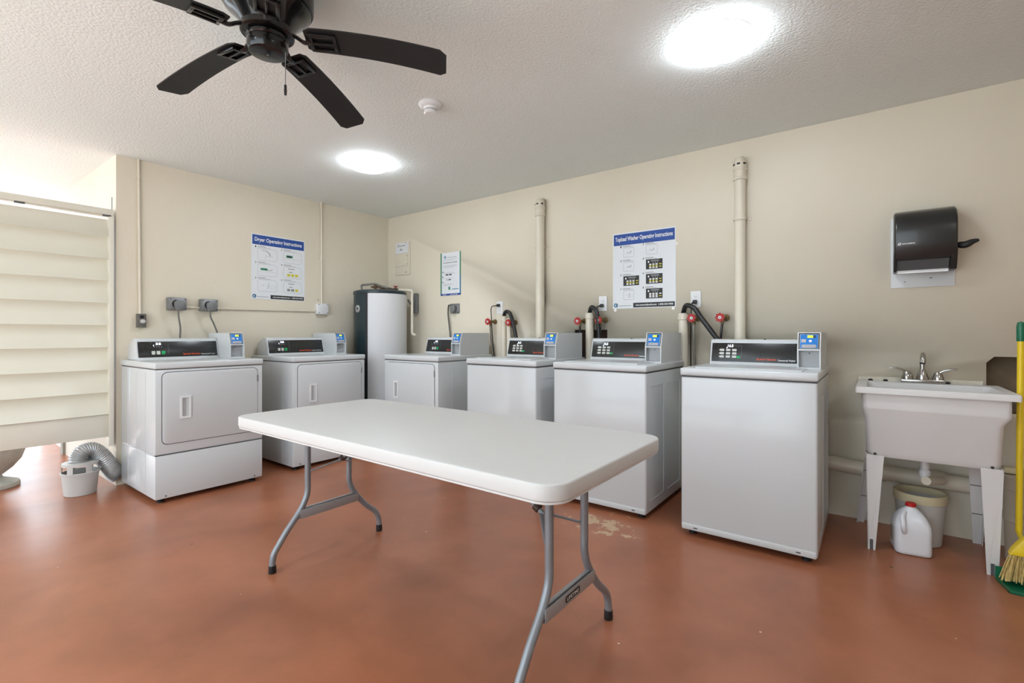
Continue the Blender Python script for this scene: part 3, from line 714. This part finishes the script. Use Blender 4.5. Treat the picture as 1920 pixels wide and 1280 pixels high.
def poster3():
    W, H_ = .288, .443; m = MB(); m.T = poster_tx('B', -3.630, 1.515)
    m.box((0, -.002, 0), (W, -.0003, H_), m='paper')
    m.quad(0, 0, .017, H_, -.0024, 'greenp'); m.quad(W - .016, 0, W, H_, -.0024, 'greenp'); m.quad(.0, 0, W, .020, -.0026, 'bluep'); m.quad(W - .016, .02, W, .2, -.0027, 'tealp')
    m.lathe([(.007, 0), (.015, 0), (.015, .0005), (.007, .0005), (.007, 0)], c=(.065, -.003, H_ - .045), axis='y', n=18, m='tealp', cap=False)
    m.text('We value your business', .10, H_ - .055, .125, .010, -.0028, 'blackp')
    for i, (z, w_) in enumerate(((.372, .2), (.36, .15), (.31, .19), (.30, .19), (.29, .16), (.235, .15), (.225, .17), (.175, .15), (.12, .12), (.11, .13), (.10, .10))): m.quad(.04, z, .04 + w_, z + .002, -.0026, 'inkline')
    m.quad(.04, .336, .165, .341, -.0026, 'blackp'); m.text('24-HR', .17, .333, .065, .013, -.0028, 'blackp')
    m.quad(.075, .208, .112, .220, -.0028, 'blackp'); m.quad(.122, .208, .160, .220, -.0028, 'blackp'); m.quad(.08, .160, .115, .164, -.0028, 'blackp'); m.quad(.118, .158, .150, .168, -.0028, 'blackp')
    for z in (.245, .195, .14): m.lathe([(0, -.0028), (.007, -.0028)], c=(.032, 0, z), axis='y', n=10, m='blackp', cap=False)
    frame_rr(m, .185, .085, .23, .15, .012, .0012, -.0026, 'inkline')
    m.quad(.115, .058, .14, .09, -.0026, 'greenp'); m.quad(.165, .06, W - .03, .068, -.0026, 'tealp')
    m.text('SERVICE', .035, .005, .05, .009, -.0029, 'white'); m.text('CALL ANYTIME', .14, .005, .10, .009, -.0029, 'white')
    tag(m.build('instruction_poster'), 'small narrow white notice with green side borders, right of water heater', 'poster')
poster3()

# ------------------------------------------------------------------ wall electrics
def junction():
    t = empty('junction_cover', (-4.345, YB, 1.775)); tag(t, 'cream painted metal cover plate with white paper label near the room corner', 'junction box')
    m = MB(); m.box((0, -.012, 0), (.245, 0, .37), r=.003); m.build('cover_plate', 'pipe', t)
    MB().box((.01, -.017, .10), (.215, -.0118, .235), r=.002).build('door', 'pipe', t)
    for (x, z) in ((.06, .345), (.18, .355), (.19, .03), (.205, .21), (.205, .12)): MB().lathe([(0, -.019), (.005, -.019), (.005, -.012)], c=(x, 0, z), axis='y', n=10).build('screw', 'slot', t)
    l_ = MB(); l_.box((.012, -.0145, .245), (.222, -.0122, .365), m='paper'); l_.text('JUNCTION', .045, .315, .13, .020, -.0149, 'blackp'); l_.text('BX', .09, .275, .04, .022, -.0149, 'blackp'); l_.build('paper_label', None, t)
junction()
def duplex(x, z, label, plug_dz=-.020):
    t = empty('wall_outlet', (x, YB, z)); tag(t, label, 'wall outlet', 'outlets above the washers')
    MB().box((-.036, -.007, -.060), (.036, 0, .060), r=.003).build('cover_plate', 'plastic', t)
    for s in (-1, 1):
        m = MB(); m.lathe([(0, -.010), (.016, -.010), (.0165, -.006)], c=(0, 0, .020 * s), axis='y', n=20, m='plastic')
        m.box((-.007, -.0106, .020 * s - .002), (-.0055, -.0098, .020 * s + .007), m='dark'); m.box((.0055, -.0106, .020 * s - .002), (.007, -.0098, .020 * s + .007), m='dark'); m.box((-.002, -.0106, .020 * s - .009), (.002, -.0098, .020 * s - .005), m='dark')
        m.build('receptacle', None, t)
    return t
def cord_thing(name, pts, r, mat_, label, cat, group=None, plug=None, n=8):
    t = empty(name, pts[0]); p0 = Vector(pts[0])
    MB().tube([Vector(p) - p0 for p in pts], r, n=n).build('cable' if 'cord' in name else 'hose', mat_, t)
    if plug: MB().box(*plug, r=.006).build('plug', mat_ if mat_ != 'cord' else 'slot', t)
    tag(t, label, cat, group); return t
duplex(-2.840, 1.366, 'white duplex outlet behind the washer next to the door-fronted dryer')
duplex(-1.767, 1.366, 'white duplex outlet left of the washer poster')
duplex(-1.031, 1.368, 'white duplex outlet right of the washer poster')
pl = ((-.014, -.028, -.012), (.014, .0, .016))
cord_thing('power_cord', [(-2.84, YB - .012, 1.386), (-2.90, YB - .05, 1.375), (-2.905, YB - .05, 1.28), (-2.90, YB - .04, 1.10), (-2.885, YB - .03, .90), (-2.86, YB - .03, .70)], .0045, 'hose', 'black power cord dropping from outlet behind the door-fronted dryer', 'power cord', 'washer power cords', pl)
cord_thing('power_cord', [(-1.767, YB - .012, 1.346), (-1.80, YB - .05, 1.335), (-1.805, YB - .05, 1.25), (-1.80, YB - .04, 1.12), (-1.81, YB - .03, .90), (-1.81, YB - .02, .70)], .0045, 'hose', 'black power cord dropping from outlet left of the washer poster', 'power cord', 'washer power cords', pl)
cord_thing('power_cord', [(-1.031, YB - .012, 1.348), (-1.045, YB - .05, 1.335), (-1.052, YB - .05, 1.22), (-1.060, YB - .03, 1.10), (-1.062, YB - .02, .98), (-1.06, YB - .02, .70)], .0045, 'hose', 'black power cord dropping from outlet right of the washer poster', 'power cord', 'washer power cords', pl)

def range_outlet(name_label, M_, group=None, deep=.06):
    t = empty('dryer_outlet'); t.matrix_world = M_
    MB().box((-.062, -deep, -.050), (.062, 0, .050), r=.006).build('box', 'gunmetal', t)
    MB().box((-.058, -deep - .004, -.046), (.062, -deep + .001, .046), r=.003).build('face_plate', 'steel', t)
    for (x, z) in ((-.05, .038), (.052, .038), (.052, -.038)): MB().lathe([(0, -deep - .006), (.004, -deep - .006), (.004, -deep)], c=(x, 0, z), axis='y', n=8).build('screw', 'dark', t)
    MB().lathe([(0, -deep - .006), (.033, -deep - .006), (.035, -deep)], c=(-.006, 0, 0), axis='y', n=24).build('socket', 'dark', t)
    tag(t, name_label, 'dryer outlet', group); return t
def range_cord(M_, pts, label, group, deep=.06):
    t = empty('power_cord'); t.matrix_world = M_
    MB().prism([(.03, .026), (-.01, .032), (-.03, .012), (-.03, -.012), (-.018, -.048), (.006, -.048), (.03, -.02)], -deep - .040, -deep - .006, 'y', r=.006).build('plug', 'gunmetal', t)
    MB().tube(pts, .010, n=10, flat=.6).build('cable', 'cord', t)
    tag(t, label, 'power cord', group)
MA = lambda y, z: Matrix.Translation((XA, y, z)) @ Matrix.Rotation(PI / 2, 4, 'Z')
range_outlet('grey surface dryer outlet box, the one nearer the louvered screen', MA(1.475, 1.357), 'dryer outlet boxes')
range_outlet('grey surface dryer outlet box joined to the long cream conduit', MA(1.705, 1.357), 'dryer outlet boxes')
range_cord(MA(1.475, 1.357), [(-.006, -.085, -.045), (.0, -.082, -.11), (.018, -.06, -.19), (.022, -.04, -.28), (.02, -.022, -.45)], 'grey dryer cord hanging from outlet nearer the louvered screen', 'dryer cords')
range_cord(MA(1.705, 1.357), [(-.006, -.085, -.045), (.0, -.082, -.10), (.03, -.07, -.16), (.065, -.055, -.26), (.07, -.03, -.42)], 'grey dryer cord hanging from outlet joined to the long conduit', 'dryer cords')
MB_ = lambda x, z: Matrix.Translation((x, YB, z))
range_outlet('grey flush dryer outlet on long wall under the green-edged notice', MB_(-3.42, 1.378), None, .012)
range_cord(MB_(-3.42, 1.378), [(-.03, -.045, .03), (-.055, -.04, .03), (-.065, -.038, -.05), (-.05, -.036, -.18), (-.03, -.035, -.34), (-.03, -.035, -.45)], 'grey-brown dryer cord hanging on long wall under the green-edged notice', None, .012)

def conduit(name, pts, r, label, clips=(), couplers=()):
    p0 = Vector(pts[0]); t = empty(name, p0)
    MB().tube([Vector(p) - p0 for p in pts], r, n=12, smooth=False).build('pipe', 'pipe', t)
    for (c, ax) in clips:
        m = MB(); q = Vector(c) - p0
        if ax == 'A': m.box((q.x - .012, q.y - .022, q.z - .008), (q.x + r + .003, q.y + .022, q.z + .008), r=.002)
        else: m.box((q.x - .022, q.y - .012, q.z - .008), (q.x + .022, q.y + r + .003, q.z + .008), r=.002)
        m.build('strap', 'pipe', t)
    tag(t, label, 'conduit'); return t
conduit('conduit', [(XA + .011, 1.233, H), (XA + .011, 1.243, 1.272)], .009, 'thin cream conduit running down the left wall to the flecked utility box', [((XA + .004, 1.233, 2.3), 'A')])
conduit('conduit', [(XA + .013, 1.535, 1.335), (XA + .013, 1.645, 1.335)], .009, 'short grey-cream conduit linking the two dryer outlet boxes')
conduit('conduit', [(XA + .013, 1.768, 1.335), (XA + .013, 2.690, 1.347)], .010, 'cream conduit running level under the dryer poster')
conduit('conduit', [(XA + .013, 2.749, H), (XA + .013, 2.752, 1.42)], .010, 'cream conduit running down the left wall to the small white junction box', [((XA + .004, 2.751, 1.88), 'A')])
tj = empty('junction_box', (XA, 2.75, 1.372)); tag(tj, 'small square white junction box where two conduits meet, right of dryer poster', 'junction box')
MB().box((0, -.060, -.055), (.045, .060, .052), r=.006).build('box', 'plastic', tj)
for (y, z) in ((-.048, -.043), (-.048, .04), (.048, .04), (.048, -.043)): MB().lathe([(0, .047), (.005, .047), (.005, .044)], c=(0, y, z), axis='x', n=8).build('screw', 'slot', tj)
tu = empty('utility_box', (XA, 1.247, 1.222)); tag(tu, 'paint-flecked steel utility box with plug on left wall near the louvered screen', 'electrical box')
MB().box((0, -.028, -.055), (.04, .028, .05), r=.003).build('box', 'oldbox', tu)
MB().lathe([(0, .062), (.014, .060), (.017, .040)], c=(0, .004, -.008), axis='x', n=16).build('plug', 'pail', tu)
MB().lathe([(0, .046), (.014, .046), (.014, .040)], c=(0, .0, .026), axis='x', n=16).build('socket', 'dark', tu)

# ------------------------------------------------------------------ vent pipes, standpipes, valves, hoses
def vent(x, r, ztop, zbr, label):
    y = YB - r - .008; t = empty('vent_pipe', (x, y, 0)); tag(t, label, 'vent pipe')
    MB().lathe([(r, .42), (r, ztop - .12)], n=28).build('pipe', 'pipe', t)
    MB().lathe([(r + .001, ztop - .165), (r + .008, ztop - .162), (r + .008, ztop - .15), (r + .004, ztop - .145), (r + .004, ztop - .10), (r + .008, ztop - .095), (r + .008, ztop - .085), (r + .001, ztop - .08)], n=28).build('coupling', 'pipe', t)
    MB().lathe([(r + .001, ztop - .08), (r + .004, ztop - .07), (r + .004, ztop - .05), (r + .005, ztop - .045), (r, ztop - .03), (r * .7, ztop - .008), (0, ztop)], n=28).build('cap', 'pipe', t)
    for a in (-2.6, -1.6, -.6): MB().box((-.010, -.003, -.006), (.010, .003, .006), M_=Matrix.Translation(((r + .003) * math.cos(a), (r + .003) * math.sin(a), ztop - .058)) @ Matrix.Rotation(a + PI / 2, 4, 'Z')).build('vent_slot', 'dark', t)
    m = MB(); m.lathe([(r + .001, zbr - .010), (r + .006, zbr - .011), (r + .006, zbr + .011), (r + .001, zbr + .010)], n=28, cap=False)
    for s in (-1, 1): m.box((s * r - (.0 if s > 0 else .026), r + .002, zbr - .010), (s * r + (.026 if s > 0 else .0), r + .008, zbr + .010), r=.002)
    m.build('strap', 'pipe', t)
vent(-2.352, .039, 2.315, 1.885, 'tall cream capped vent pipe on long wall between green-edged notice and washer poster')
vent(-.727, .036, 2.325, 1.900, 'tall cream capped vent pipe on long wall right of the washer poster')
def standpipe(x, r, ztop, label, twin=0):
    t = empty('standpipe', (x, YB - r - .02, 0)); tag(t, label, 'pipe', 'drain standpipes behind the washers')
    MB().lathe([(r, .25), (r, ztop), (r - .005, ztop), (r - .005, ztop - .05)], n=24, cap=False).build('pipe', 'pipe', t)
    MB().lathe([(r + .001, ztop - .05), (r + .005, ztop - .045), (r + .005, ztop - .012), (r + .001, ztop - .008)], n=24, cap=False).build('collar', 'pipe', t)
    if twin: MB().lathe([(r, .25), (r, ztop - .02)], c=(twin, 0, 0), n=24).build('side_pipe', 'pipe', t)
standpipe(-2.755, .028, 1.283, 'pair of cream drain pipes below the outlet next to the door-fronted dryer', .066)
standpipe(-1.862, .033, 1.290, 'cream drain standpipe in front of the brown wall cavity')
standpipe(-1.105, .033, 1.268, 'cream drain standpipe right of the washer poster, black hose hooked in')
def dhose(pts, label):
    p0 = Vector(pts[0]); t = MB().tube([Vector(p) - p0 for p in pts], .0175, n=14).build('drain_hose', 'hose', loc=p0)
    tag(t, label, 'hose', 'black drain hoses')
yh = YB - .055
dhose([(-2.755, YB - .048, 1.245), (-2.750, YB - .050, 1.295), (-2.715, yh - .01, 1.325), (-2.665, yh - .02, 1.305), (-2.625, yh - .03, 1.23), (-2.60, yh - .03, 1.14), (-2.575, yh - .03, 1.03), (-2.55, yh - .02, .85)], 'black ribbed drain hose bent over the paired drain pipes')
dhose([(-1.862, YB - .053, 1.25), (-1.858, YB - .055, 1.305), (-1.825, yh - .03, 1.335), (-1.785, yh - .03, 1.30), (-1.77, yh - .03, 1.22), (-1.765, yh - .02, 1.10), (-1.768, yh - .01, .85)], 'black drain hose bent over standpipe in front of the brown cavity')
dhose([(-1.105, YB - .053, 1.235), (-1.10, YB - .055, 1.285), (-1.065, yh - .05, 1.322), (-1.01, yh - .06, 1.30), (-.965, yh - .06, 1.235), (-.88, yh - .07, 1.12), (-.80, yh - .06, 1.00), (-.76, yh - .04, .85)], 'black drain hose sloping down behind the washer nearest the sink')
def valve(x, z, label, hs, hx=0.0, mt='braid'):
    t = empty('supply_valve', (x, YB, z)); tag(t, label, 'valve', 'red-handled supply valves')
    MB().lathe([(0, 0), (.022, -.0), (.024, -.006), (.018, -.012)], axis='y', n=14, c=(.02, 0, 0)).build('escutcheon', 'brass', t)
    b = MB(); b.tube([(.02, 0, 0), (.012, -.04, 0), (0, -.07, 0)], .013, n=12, smooth=False); b.tube([(.008, -.055, .0), (.008, -.062, -.045)], .011, n=12, smooth=False); b.build('body', 'brass', t)
    w_ = MB(); w_.lathe([(.016, -.096), (.026, -.098), (.029, -.092), (.026, -.086), (.016, -.088), (.016, -.096)], axis='y', n=20, cap=False)
    for k in range(8):
        a = k * PI / 4; w_.lathe([(0, -.097), (.006, -.096), (.0065, -.092), (.006, -.088), (0, -.087)], c=(.027 * math.cos(a), 0, .027 * math.sin(a)), axis='y', n=8)
    w_.lathe([(0, -.096), (.016, -.094), (.016, -.088)], axis='y', n=16); hw = w_.build('handwheel', 'red', t)
    MB().lathe([(.004, -.099), (.010, -.099), (.010, -.094)], axis='y', n=14, cap=False).build('index_disc', 'plastic', hw)
    MB().lathe([(0, -.100), (.004, -.100), (.004, -.094)], axis='y', n=10).build('screw', 'dark', hw)
    p0 = Vector((x + .008, YB - .062, z - .045))
    h = MB().tube([(0, 0, 0), (.0 + hx * .2, -.002, -.06), (hx * .6, .01, -.20), (hx, .025, hs)], .0085, n=10).build('supply_hose', mt, loc=p0)
    tag(h, label.replace('red-handled supply valve', 'supply hose running down from the valve'), 'hose', 'supply hoses')
V = 'red-handled supply valve '
valve(-2.915, 1.235, V + 'left of the paired drain pipes', -.45, .02); valve(-2.672, 1.222, V + 'right of the paired drain pipes', -.45, .02)
valve(-1.955, 1.225, V + 'left of standpipe at the brown cavity', -.45, .0, 'hose'); valve(-1.765, 1.230, V + 'right of standpipe at the brown cavity', -.45, -.02)
valve(-1.035, 1.232, V + 'behind the sloping black drain hose', -.45, .0); valve(-.845, 1.232, V + 'nearest the tall vent pipe behind the last washer', -.45, -.03, 'hose')

# ------------------------------------------------------------------ towel dispenser
def dispenser():
    t = empty('paper_towel_dispenser', (.085, YB, 1.385)); tag(t, 'dark smoky lever paper towel dispenser on long wall above the sink', 'towel dispenser')
    MB().box((-.004, -.006, 0), (.275, 0, .405), r=.002).build('backing_board', 'enamel2', t)
    W, x0 = .262, .006
    zb = .085; zt = .425
    # side profile (y, z) of the cover
    out = [(-.006, zb + .03), (-.006, zt - .05), (-.02, zt - .015), (-.05, zt), (-.11, zt - .006), (-.165, zt - .03), (-.198, zt - .075), (-.205, zt - .13), (-.196, zb + .14), (-.186, zb + .095), (-.168, zb + .062), (-.14, zb + .05)]
    m = MB()
    m.prism([(y, z) for y, z in out], x0, x0 + W, 'x', r=.012, seg=4); cv = m.build('cover', 'smoke', t)
    for x in (x0 - .001, x0 + W - .026):
        e = MB(); e.prism([(-.02, zb + .10), (-.02, zb - .004), (-.125, zb - .004), (-.150, zb + .02), (-.186, zb + .10)], x, x + .027 if x > .1 else x + .012, 'x', r=.003); e.build('side_cheek', 'smoke', t)
    MB().prism([(-.03, zb + .06), (-.03, zb + .01), (-.12, zb + .004), (-.155, zb + .055)], x0 + .014, x0 + W - .03, 'x').build('inner_guide', 'smoke2', t)
    MB().box((x0 + .015, -.11, zb - .012), (x0 + W - .03, -.108, zb + .008)).build('paper_edge', 'plastic', t)
    lg = MB(); lg.T = Matrix.Translation((0, -.1985, zb + .135)) @ Matrix.Rotation(math.radians(-5), 4, 'X')
    lg.prism([(.022, .0), (.034, .0), (.036, .014), (.024, .014)], -.0008, .0, 'y', m='white'); lg.text('S', .025, .002, .008, .010, -.0012, 'smoke'); lg.text('SAN JAMAR', .040, .001, .055, .010, -.0010, 'white'); lg.build('logo', None, cv)
    lv = MB(); y_ = -.13; z_ = .21
    lv.tube([(x0 + W - .002, y_, z_), (x0 + W + .012, y_ - .004, z_ - .004), (x0 + W + .035, y_ - .01, z_ - .006), (x0 + W + .06, y_ - .014, z_ + .006), (x0 + W + .085, y_ - .016, z_ + .012)], .014, n=12, radii=lambda i, n: .010 + .010 * math.sin(PI * min(1, i / n * 1.05)) - .004 * i / n); lv.build('lever', 'dark', t)
    for (x, z) in ((.06, .035), (.17, .05), (.176, .05)): MB().lathe([(0, -.0085), (.003, -.0085), (.003, -.005)], c=(x, 0, z), axis='y', n=8).build('screw', 'slot', t)
dispenser()

# ------------------------------------------------------------------ utility sink
def sink():
    X0, X1, Y0, Y1, Z = -.075, .530, 3.075, 3.585, .845
    t = empty('utility_sink', (X0, Y0, 0)); tag(t, 'freestanding white plastic utility sink on four tapered legs against the long wall', 'utility sink')
    w_, d = X1 - X0, Y1 - Y0
    def ring(xa, ya, xb, yb_, r, z, n=4): return [(x, y, z) for x, y in rrect(xa, ya, xb, yb_, r, n)]
    secs = [ring(.060, .055, w_ - .062, d - .165, .03, .487), ring(.046, .044, w_ - .056, d - .16, .03, .51), ring(.038, .036, w_ - .048, d - .13, .03, .692), ring(.030, .020, w_ - .028, d - .11, .02, .732), ring(.029, .019, w_ - .027, d - .10, .02, .742),
            ring(.028, .022, w_ - .026, d - .02, .02, .815), ring(.0, .0, w_, d, .008, .815), ring(.0, .0, w_, d, .008, .840), ring(.003, .003, w_ - .003, d - .003, .007, Z),
            ring(.045, .030, w_ - .045, d - .11, .03, Z), ring(.050, .036, w_ - .05, d - .115, .03, .83), ring(.06, .05, w_ - .06, d - .125, .03, .55), ring(.12, .12, w_ - .12, d - .17, .03, .535)]
    tb = bmesh.new(); R_ = [[tb.verts.new(p) for p in s] for s in secs]; n = len(R_[0])
    tb.faces.new(R_[0]); tb.faces.new(R_[-1])
    for A, B in zip(R_, R_[1:]):
        for i in range(n): tb.faces.new((A[i], A[(i + 1) % n], B[(i + 1) % n], B[i]))
    bmesh.ops.recalc_face_normals(tb, faces=tb.faces)
    m = MB(); m._merge(tb, None); m.build('tub', 'tub', t, sharp=50)
    m = MB(); m.box((.0, d - .004, .835), (w_ - .06, d + .012, .866), r=.004); m.build('caulk_bead', 'caulk', t)
    for x in (.06, .13, .335, .40): MB().lathe([(0, .0), (.011, 0), (.011, .010), (0, .014)], c=(x, d - .035, Z - .002), n=12).build('knockout_plug', 'dark', t)
    def leg(xt0, xt1, yt, xb0, xb1, yb_, front, outer):
        g = MB(); tb = bmesh.new(); th = .004; dp = .045
        zt, zb = (.495, 0.0)
        def slab(P, off):
            A = [tb.verts.new(p) for p in P]; B = [tb.verts.new((p[0] + off[0], p[1] + off[1], p[2])) for p in P]
            tb.faces.new(A); tb.faces.new(B)
            k = len(P)
            for i in range(k): tb.faces.new((A[i], A[(i + 1) % k], B[(i + 1) % k], B[i]))
        s = 1 if front else -1
        cb = (xb0 + xb1) / 2; nw = .007; nh = .055
        if front:
            P = [(xt0, yt, zt), (xt1, yt, zt), (xb1, yb_, zb), (cb + nw, yb_, zb), (cb + nw, yb_, nh), (cb - nw, yb_, nh), (cb - nw, yb_, zb), (xb0, yb_, zb)]
        else: P = [(xt0, yt, zt), (xt1, yt, zt), (xb1, yb_, zb), (xb0, yb_, zb)]
        slab(P, (0, .004 * s))
        xo_t, xo_b = (xt0, xb0) if outer < 0 else (xt1, xb1)
        slab([(xo_t, yt, zt), (xo_t, yt + dp * s, zt), (xo_b, yb_ + dp * .6 * s, zb), (xo_b, yb_, zb)], (-.004 * outer, 0))
        bmesh.ops.recalc_face_normals(tb, faces=tb.faces); g._merge(tb, None); l_ = g.build('leg', 'tub', t, sharp=20)
        if front:
            MB().box((cb - nw, yb_ + .004, .0), (cb + nw, yb_ + .010, nh + .003)).build('leveler', 'slot', l_)
            MB().lathe([(0, yt - .008), (.006, yt - .006), (.006, yt)], c=((xt0 + xt1) / 2, 0, .502), axis='y', n=12).build('bolt', 'dark', l_)
        else:
            for z in (.17, .33): 
                f = 1 - z / .495; ya = yt + (yb_ - yt) * f
                xa = xt0 + (xb0 - xt0) * f; xb_ = xt1 + (xb1 - xt1) * f
                MB().box((xa + .002, ya - .0065, z), (xb_ - .002, ya - .003, z + .004)).build('rib', 'slot', l_)
    leg(.042, .118, .042, .050, .082, .050, True, -1); leg(w_ - .130, w_ - .052, .042, w_ - .108, w_ - .068, .050, True, 1)
    leg(.040, .110, d - .175, -.005, .030, d - .030, False, -1); leg(w_ - .140, w_ - .070, d - .175, w_ - .105, w_ - .068, d - .030, False, 1)
    dp = MB(); dp.lathe([(.019, .36), (.019, .48), (.032, .485), (.032, .49)], n=20); dp.lathe([(.024, .375), (.025, .40), (.021, .41)], n=20, cap=False)
    o = dp.build('drain_tailpiece', 'plastic', t); o.location = (.29, d * .48, 0)
    fx, fy = .293, d - .055
    f = MB(); f.box((fx - .095, fy - .030, Z - .001), (fx + .095, fy + .022, Z + .022), r=.006)
    fb = f.build('faucet', 'chrome', t)
    sp = MB(); sp.lathe([(.027, Z + .02), (.027, Z + .028), (.021, Z + .055), (.013, Z + .075), (.011, Z + .08)], c=(fx, fy, 0), n=24)
    sp.tube([(fx, fy, Z + .07), (fx, fy + .002, Z + .12), (fx, fy - .010, Z + .152), (fx, fy - .042, Z + .163), (fx, fy - .070, Z + .148), (fx - .004, fy - .082, Z + .115)], .0105, n=14, radii=lambda i, n: .0105 if i < n - 5 else .0125)
    sp.build('spout', 'chrome', fb)
    MB().lathe([(0, Z + .110), (.0125, Z + .110), (.0125, Z + .116)], c=(fx - .004, fy - .082, 0), n=14).build('aerator', 'dark', fb)
    for s in (-1, 1):
        h = MB(); h.lathe([(.026, Z + .02), (.026, Z + .030), (.020, Z + .05), (.014, Z + .062), (0, Z + .066)], c=(fx + s * .066, fy, 0), n=20)
        h.tube([(fx + s * .062, fy, Z + .050), (fx + s * .085, fy - .004, Z + .070), (fx + s * .115, fy - .008, Z + .080), (fx + s * .145, fy - .010, Z + .082)], .008, n=10, flat=.6, radii=lambda i, n: .012 - .006 * i / n)
        h.build('faucet_handle', 'chrome', fb)
sink()
wp = empty('drain_pipe', (-.95, YB - .07, .345)); tag(wp, 'thick cream drain pipe running low along long wall behind the sink', 'drain pipe')
MB().tube([(0, 0, .0), (.70, 0, -.01), (.98, 0, -.028), (1.42, 0, -.035)], .043, n=20, smooth=4).build('pipe', 'pipe', wp)
MB().tube([(1.23, 0, -.031), (1.235, -.13, -.0), (1.166 , -.27, .02)], .022, n=14, smooth=4).build('branch', 'pipe', wp)
for x in (.98, 1.23): MB().tube([(x - .03, 0, -.026), (x + .03, 0, -.030)], .048, n=20, smooth=False).build('coupling', 'pipe', wp)

# ------------------------------------------------------------------ things under and beside the sink
def bucket():
    t = empty('bucket', (.200, 3.41, 0)); tag(t, 'round pale pail with yellowed rim standing under the sink behind a jug', 'bucket')
    MB().lathe([(0, 0), (.085, 0), (.090, .005), (.108, .235), (.104, .235), (.086, .01), (0, .008)], n=40).build('body', 'pail', t)
    MB().lathe([(.108, .225), (.114, .225), (.115, .268), (.111, .270), (.104, .268), (.104, .23)], n=40, cap=False).build('rim', 'rimp', t)
bucket()
def jug():
    t = empty('plastic_jug', (.153, 3.225, 0)); t.rotation_euler = (0, 0, math.radians(8)); tag(t, 'milky plastic gallon jug with red cap under the utility sink', 'jug')
    tb = bmesh.new(); R_ = []
    for (hw, z, rr) in ((.060, 0, .02), (.072, .006, .025), (.075, .02, .028), (.075, .125, .028), (.073, .15, .03), (.062, .18, .035), (.045, .205, .035), (.026, .222, .0255), (.020, .228, .0195), (.020, .236, .0195)):
        R_.append([tb.verts.new((x, y, z)) for x, y in rrect(-hw, -hw, hw, hw, rr, 5)])
    n = len(R_[0]); tb.faces.new(R_[0]); tb.faces.new(R_[-1])
    for A, B in zip(R_, R_[1:]):
        for i in range(n): tb.faces.new((A[i], A[(i + 1) % n], B[(i + 1) % n], B[i]))
    bmesh.ops.recalc_face_normals(tb, faces=tb.faces); m = MB(); m._merge(tb, None); m.build('body', 'jug', t, sharp=60)
    MB().tube([(-.030, -.034, .208), (-.045, -.066, .192), (-.046, -.084, .165), (-.044, -.085, .135), (-.038, -.070, .112)], .011, n=12).build('handle', 'jug', t)
    MB().lathe([(.021, .232), (.0225, .234), (.0225, .248), (.020, .250), (0, .250)], n=24).build('cap', 'redcap', t)
    MB().box((-.0765, -.035, .05), (-.0748, .035, .12), r=.0005).build('worn_label', 'label', t)
jug()
def bin_():
    t = empty('lidded_bucket', (.645, 3.40, 0)); tag(t, 'tall beige lidded plastic bin half hidden behind the right sink leg', 'bin')
    MB().lathe([(0, 0), (.115, 0), (.12, .005), (.124, .20), (.130, .205), (.130, .232), (.125, .237), (.128, .36), (.128, .365)], n=40).build('body', 'oldpvc', t)
    MB().lathe([(.134, .36), (.136, .365), (.136, .42), (.130, .425), (0, .43)], n=40).build('lid', 'oldpvc', t)
    MB().box((-.13, -.03, .43), (-.07, .03, .46), r=.008).build('lid_handle', 'rimp', t)
bin_()
def broom():
    t = empty('broom', (.540, 3.205, 0)); tag(t, 'corn broom with yellow pole and green grip standing at frame edge by sink', 'broom')
    MB().tube([(0, 0, .20), (.006, -.004, 1.10)], .0125, n=16, smooth=False).build('pole', 'yellow', t)
    MB().lathe([(.0145, 1.085), (.0155, 1.09), (.0155, 1.155), (.012, 1.172), (0, 1.178)], c=(.006, -.004, 0), n=16).build('grip', 'bgreen', t)
broom_done = broom()
def broom_head():
    t = [o for o in bpy.data.objects if o.name.startswith('broom') and o.type == 'EMPTY'][0]
    m = MB(); m.prism([(-.055, .135), (.075, .135), (.075, .16), (.03, .215), (-.01, .215), (-.045, .16)], -.155, -.105, 'y', r=.006); o = m.build('shroud', 'yellow', t)
    MB().tube([(0, 0, .21), (.0, -.03, .19), (.01, -.12, .19)], .010, n=10).build('ferrule', 'yellow', t)
    s = MB(); rnd = random.Random(3)
    for i in range(170):
        u = rnd.random(); x0 = -.05 + .12 * u; xb = x0 * 1.35 - .012 + rnd.uniform(-.012, .012); yb_ = -.13 - .02 + rnd.uniform(-.035, .03)
        y0 = -.13 + rnd.uniform(-.02, .02)
        s.tube([(x0, y0, .138), ((x0 + xb) / 2, (y0 + yb_) / 2, .085), (xb, yb_, .022 + rnd.random() * .008)], .0022, n=4, smooth=3)
    b = s.build('bristles', 'straw', t); b['kind'] = 'stuff'
broom_head()
def dustpan():
    t = empty('dustpan', (.60, 3.03, 0)); tag(t, 'green plastic dustpan on floor under the broom at frame edge', 'dustpan')
    m = MB(); m.prism([(-.155, .06), (-.13, -.075), (.13, -.09), (.16, .06)], 0, .004, 'z'); m.prism([(-.155, .06), (.16, .06), (.16, .066), (-.155, .066)], 0, .06, 'z')
    m.prism([(-.155, .06), (-.149, .06), (-.124, -.075), (-.13, -.075)], 0, .016, 'z'); m.prism([(.154, .06), (.16, .06), (.13, -.09), (.124, -.09)], 0, .016, 'z'); m.prism([(-.13, -.075), (.13, -.09), (.13, -.086), (-.13, -.071)], .0, .012, 'z')
    m.build('pan', 'bgreen', t)
dustpan()
